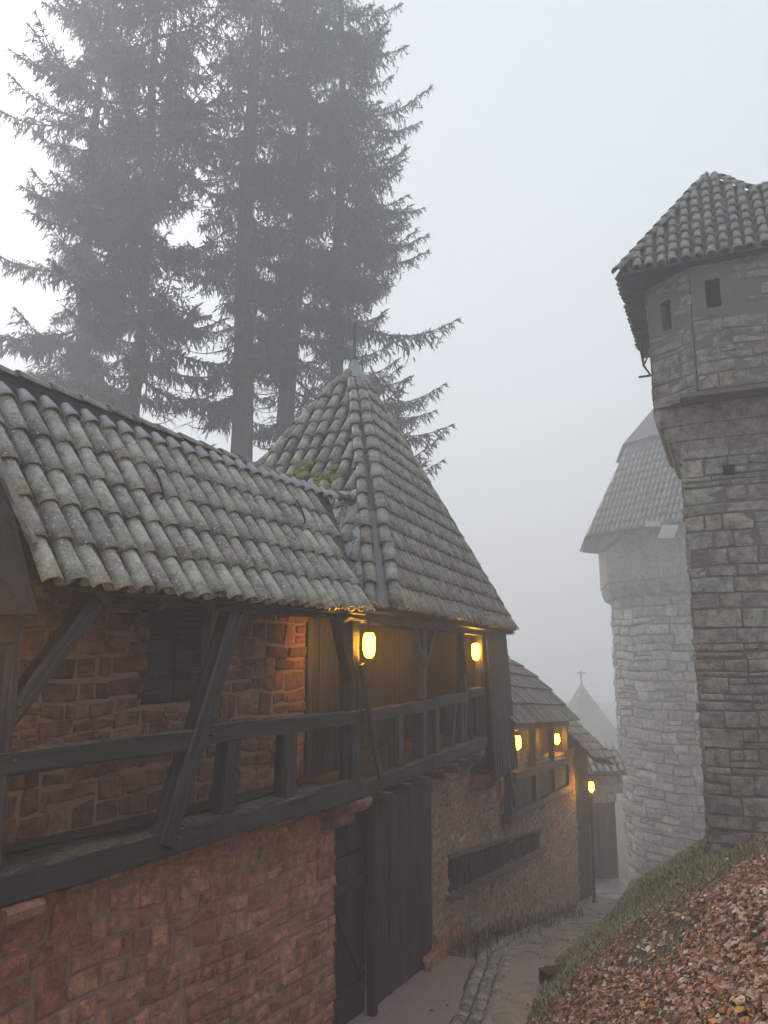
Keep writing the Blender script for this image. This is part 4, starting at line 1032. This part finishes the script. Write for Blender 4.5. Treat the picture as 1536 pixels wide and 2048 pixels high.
# ================================================================== BANK COVER
def leaf_field(n,area,size,pal,curl=.5,flat=.35,lift=.02,seed=2,wts=None,zf=bank_z):
    r=np.random.default_rng(seed)
    x=r.uniform(area[0],area[1],n*3); y=r.uniform(area[2],area[3],n*3)
    s,t_=st(x,y); k=area[4](x,y,s,t_,r); x,y=x[k][:n],y[k][:n]; n=len(x)
    z=zf(x,y); e=.05
    nx=-(zf(x+e,y)-zf(x-e,y))/(2*e); ny=-(zf(x,y+e)-zf(x,y-e))/(2*e)
    Nn=np.stack([nx,ny,np.ones(n)],1)+r.normal(0,flat,(n,3)); Nn/=np.linalg.norm(Nn,axis=1,keepdims=True)
    a=r.normal(0,1,(n,3)); T=np.cross(Nn,a); T/=np.linalg.norm(T,axis=1,keepdims=True); Bn=np.cross(Nn,T)
    sz=r.uniform(size[0],size[1],n)
    tx=np.array([-.5,-.25,.2,.5,.2,-.25,0.,0.]); ty=np.array([0,.3,.26,0,-.26,-.3,0,0])
    # 3 stations x 3 across
    U=np.array([-.5,-.2,.2,.5]); WW=np.array([.05,.34,.28,.03])
    P=[];
    cu=r.normal(0,curl,n); cv=r.normal(.25,curl,n)
    for i,u in enumerate(U):
        for v in (-1,0,1):
            h=cu*(u*u)*1.2+cv*abs(v)*WW[i]*.9+ r.normal(0,.03,n)
            P.append(np.stack([x,y,z+lift],1)+T*(sz*u)[:,None]+Bn*(sz*v*WW[i])[:,None]+Nn*(sz*h)[:,None])
    V=np.stack(P,1).reshape(-1,3)
    q=[]
    for i in range(3):
        for j in range(2): q.append((i*3+j,i*3+j+1,(i+1)*3+j+1,(i+1)*3+j))
    Q=(np.array(q)[None]+np.arange(n)[:,None,None]*12).reshape(-1,4)
    c=np.array(pal)[r.choice(len(pal),n,p=wts)]*r.uniform(.65,1.35,(n,1))
    mb=MB(); mb.add(V,Q,col=np.repeat(c,12,0)); return mb
LPAL=[(.55,.24,.13),(.4,.16,.09),(.62,.4,.28),(.78,.62,.5),(.22,.095,.06),(.5,.31,.22),(.64,.31,.09)]
def msk(x,y,s,t_,r):
    edge=.12+.1*np.sin(t_*2.2)+.06*np.sin(t_*5)
    dens=np.clip((s-edge)/.5,0,1)*np.clip((1.6+.55*s-t_)/2.6,.0,1)
    g=np.sin(x*1.9+y*.8)+np.sin(y*1.3-x*2.2+2)   # grassy gaps
    dens*=np.where(g>.85,.25,1)
    vis=(y>1.2)&(x>-.5)&(x<y*.62+.8)
    return (r.random(len(x))<dens)&vis
LW=np.array([.2,.2,.17,.13,.12,.13,.05]);LW/=LW.sum()
mb=leaf_field(46000,(-1,8,1.2,16.5,msk),(.035,.088),LPAL,wts=LW,seed=21,lift=.03)
mb.build('leaf_litter',M['leaf'],None,False,kind='stuff',label='red-brown fallen leaves covering the bank at lower right',category='leaves')
def msk2(x,y,s,t_,r):
    return (r.random(len(x))<np.clip((s+.1)/.4,0,1)*.12+.5*np.clip((t_-1)/5,0,1)*(s>0))&(x<y*.62+1.5)&(s<5)
mb=leaf_field(9000,(-1,14,2,30,msk2),(.04,.09),[(.15,.09,.06),(.12,.085,.05),(.2,.15,.1)],seed=5)
mb.build('leaf_litter',M['leaf'],None,False,kind='stuff',label='thin scatter of dull leaves on the grass beyond the leaf bank',category='leaves')
# grass and moss blades
def blades(name,n,area,h,pal,seed,w_=.006,**tags):
    r=np.random.default_rng(seed); x=r.uniform(area[0],area[1],n*3); y=r.uniform(area[2],area[3],n*3); s,t_=st(x,y)
    k=area[4](x,y,s,t_,r); x,y=x[k][:n],y[k][:n]; n=len(x); z=(area[5] if len(area)>5 else bank_z)(x,y)
    a=r.uniform(0,6.28,n); hh=r.uniform(h[0],h[1],n); dx,dy=np.cos(a),np.sin(a); lean=r.uniform(.1,.9,n)
    b=np.stack([x,y,z-.01],1); sd=np.stack([-dy,dx,0*x],1)*w_*(1+hh*6)[:,None]
    tip=b+np.stack([dx*hh*lean,dy*hh*lean,hh],1); mid=b+np.stack([dx*hh*lean*.3,dy*hh*lean*.3,hh*.55],1)
    V=np.stack([b-sd,b+sd,mid+sd*.8,mid-sd*.8,tip+sd*.1,tip-sd*.1],1).reshape(-1,3)
    Q=(np.array([(0,1,2,3),(3,2,4,5)])[None]+np.arange(n)[:,None,None]*6).reshape(-1,4)
    c=np.array(pal)[r.integers(0,len(pal),n)]*r.uniform(.6,1.3,(n,1)); mb=MB(); mb.add(V,Q,col=np.repeat(c,6,0)); return mb.build(name,M['leaf'],None,False,**tags)
def mg(x,y,s,t_,r):
    g=np.sin(x*1.9+y*.8)+np.sin(y*1.3-x*2.2+2)
    d=np.where(g>.7,.85,.06)+.9*np.clip((t_-1.5)/3.5,0,1)+.7*np.exp(-((s-.15)/.25)**2)
    return (r.random(len(x))<d)&(s>-.05)&(x<y*.62+1.2)&(y>1.5)
blades('bank_grass',60000,(-1,14,1.5,30,mg),(.02,.08),[(.26,.3,.12),(.33,.34,.17),(.2,.24,.1),(.38,.34,.22)],7,kind='stuff',label='short olive grass and moss on the bank',category='grass')
def mg2(x,y,s,t_,r):
    return (s>.0)&(s<4.2)&(t_>.2+.5*s)&(t_<13)
blades('bank_grass',60000,(2,11,11,25,mg2),(.03,.1),[(.34,.335,.18),(.42,.39,.26),(.27,.28,.14),(.46,.38,.27)],17,w_=.008,kind='stuff',label='pale olive grass strip climbing to the foot of the stone tower',category='grass')
# small fresh green weeds
def mw(x,y,s,t_,r):
    c=[(1.75,4.6),(2.0,5.2),(1.55,5.6),(2.35,5.8),(1.35,6.6),(2.1,6.9),(2.75,7.0),(1.7,8.1),(2.9,8.4),(1.2,7.6)]
    d=np.min([np.hypot(x-a,y-b) for a,b in c],0); return d<.14
mb=leaf_field(420,(1,3.4,4,9,mw),(.04,.07),[(.14,.28,.05),(.2,.34,.08),(.1,.22,.05)],curl=.25,flat=.5,lift=.07,seed=9)
mb.build('green_weeds',M['leaf'],None,False,kind='stuff',label='small fresh green weeds poking through the leaves',category='weeds')
# dry stalks at the foot of the long wall
def md(x,y,s,t_,r):
    q=(x+.18)*FL.n[0]+(y-11.12)*FL.n[1]; u=(x+.18)*FL.d[0]+(y-11.12)*FL.d[1]
    return (q>.03)&(q<.75)&(u>2.9)&(u<15)&(r.random(len(x))<np.exp(-q*3.2))&((np.sin(u*2.1)+np.sin(u*5.3+1))>-1.2)
blades('dry_stalks',5200,(.5,8,13,28,md,lambda x,y:road_z(st(x,y)[1])),(.08,.42),[(.15,.08,.06),(.2,.13,.09),(.11,.1,.05),(.1,.055,.045)],13,w_=.005,kind='stuff',label='dead brown stalks along the foot of the long wall',category='stalks')
def mlw(x,y,s,t_,r):
    q=(x+.18)*FL.n[0]+(y-11.12)*FL.n[1]; u=(x+.18)*FL.d[0]+(y-11.12)*FL.d[1]
    return (q>.03)&(q<.6)&(u>.4)&(u<13)&(r.random(len(x))<np.exp(-q*4)*np.where(u<2.8,.12,1))
mb=leaf_field(2600,(-.5,7,11,25,mlw),(.03,.08),[(.16,.08,.06),(.12,.07,.05),(.2,.12,.08)],seed=15,lift=.06,zf=lambda x,y:road_z(st(x,y)[1]))
mb.build('leaf_litter',M['leaf'],None,False,kind='stuff',label='dark dead leaves drifted against the long wall',category='leaves')
def mr(x,y,s,t_,r):
    return (s>-2.4)&(s<.15)&(t_<14)&(r.random(len(x))<.25+.75*np.exp(-((s+.05)/.2)**2))
mb=leaf_field(900,(-2.5,7,8,26,mr),(.03,.08),[(.3,.15,.1),(.2,.1,.07),(.4,.27,.2)],seed=33,lift=.02,zf=lambda x,y:road_z(st(x,y)[1]))
mb.build('leaf_litter',M['leaf'],None,False,kind='stuff',label='single wet leaves blown over the lane',category='leaves')
# black block at the foot of the bank
def rock(name,c,sx,sy,sz,m,label,cat,rotz=0.,seed=0,r_=.12):
    r=np.random.default_rng(seed); n=7; V=[];idx={}
    P=[];Q=[]
    g=np.linspace(-1,1,n)
    mb=MB()
    for ax in range(3):
        for sg in (-1,1):
            U,W2=np.meshgrid(g,g,indexing='ij'); X=np.zeros((n,n,3)); X[...,ax]=sg; X[...,(ax+1)%3]=U; X[...,(ax+2)%3]=W2
            nrm=np.linalg.norm(X,axis=-1,keepdims=True); X=X*(1-r_)+X/nrm*r_*1.3
            X+= .05*np.sin(X[...,[1,2,0]]*5+seed)+.035*np.sin(X[...,[2,0,1]]*11+seed*2)
            X*=np.array([sx,sy,sz]); ca,sa=math.cos(rotz),math.sin(rotz); X=np.stack([X[...,0]*ca-X[...,1]*sa,X[...,0]*sa+X[...,1]*ca,X[...,2]],-1)+np.array(c)
            ii=np.arange(n*n).reshape(n,n); q=np.stack([ii[:-1,:-1],ii[1:,:-1],ii[1:,1:],ii[:-1,1:]],-1).reshape(-1,4); mb.add(X.reshape(-1,3),q)
    return mb.build(name,m,None,False,label=label,category=cat)
M['blackrock']=plain('black_wet_rock',(.012,.012,.013),.6,0,30,.4,.9,.02)
rock('rock',(2.55,12.55,-4.72),.2,.15,.13,M['blackrock'],'squarish black block at the foot of the leafy bank','rock',rotz=.4,seed=3)
rock('rock',(2.42,12.25,-4.86),.15,.1,.05,M['corbel'],'small pale flat stone in front of the black block','rock',rotz=.3,seed=5)
rock('rock',(3.62,14.3,-4.9),.06,.06,.07,M['corbel'],'small pale stone standing among the leaves above the black block','rock',rotz=.8,seed=6)
mb=MB(); tube(mb,[(1.62,3.1,-1.55),(1.86,3.55,-1.45),(2.3,4.4,-1.4)],[.06,.06,.055],12); mb.build('log',M['lightwood'],None,True,label='pale round log end in the bottom right corner',category='log')
mb=MB()
r=np.random.default_rng(3)
for i in range(26):
    s_=r.uniform(.5,4); t_=r.uniform(-6,3); p=FR(t_,s_,0); z=float(bank_z(p[0],p[1]))+.06; a=r.uniform(0,3.1); l=r.uniform(.15,.5)
    tube(mb,[(p[0],p[1],z),(p[0]+math.cos(a)*l*.5,p[1]+math.sin(a)*l*.5,z+.03),(p[0]+math.cos(a+.2)*l,p[1]+math.sin(a+.2)*l,float(bank_z(p[0]+math.cos(a)*l,p[1]+math.sin(a)*l))+.05)],[.007,.006,.003],5)
mb.build('fallen_twigs',M['floorwood'],None,True,kind='stuff',label='thin twigs lying on the leaf bank',category='twigs')

# ================================================================== HAZE
SIG=.0122
m=bpy.data.materials.new('mist'); m.use_nodes=True; t=m.node_tree; t.nodes.clear()
o=t.nodes.new('ShaderNodeOutputMaterial'); v=t.nodes.new('ShaderNodeVolumePrincipled'); v.inputs['Density'].default_value=SIG; v.inputs['Color'].default_value=(.98,.99,1,1); v.inputs['Anisotropy'].default_value=.35
t.links.new(v.outputs[0],o.inputs['Volume'])
mb=MB(); x0,x1,y0,y1,z0,z1=-115,155,-42,235,-20,38
mb.add([(x,y,z) for x in (x0,x1) for y in (y0,y1) for z in (z0,z1)],BOXQ)
hz=mb.build('haze',m,None,False,kind='stuff')
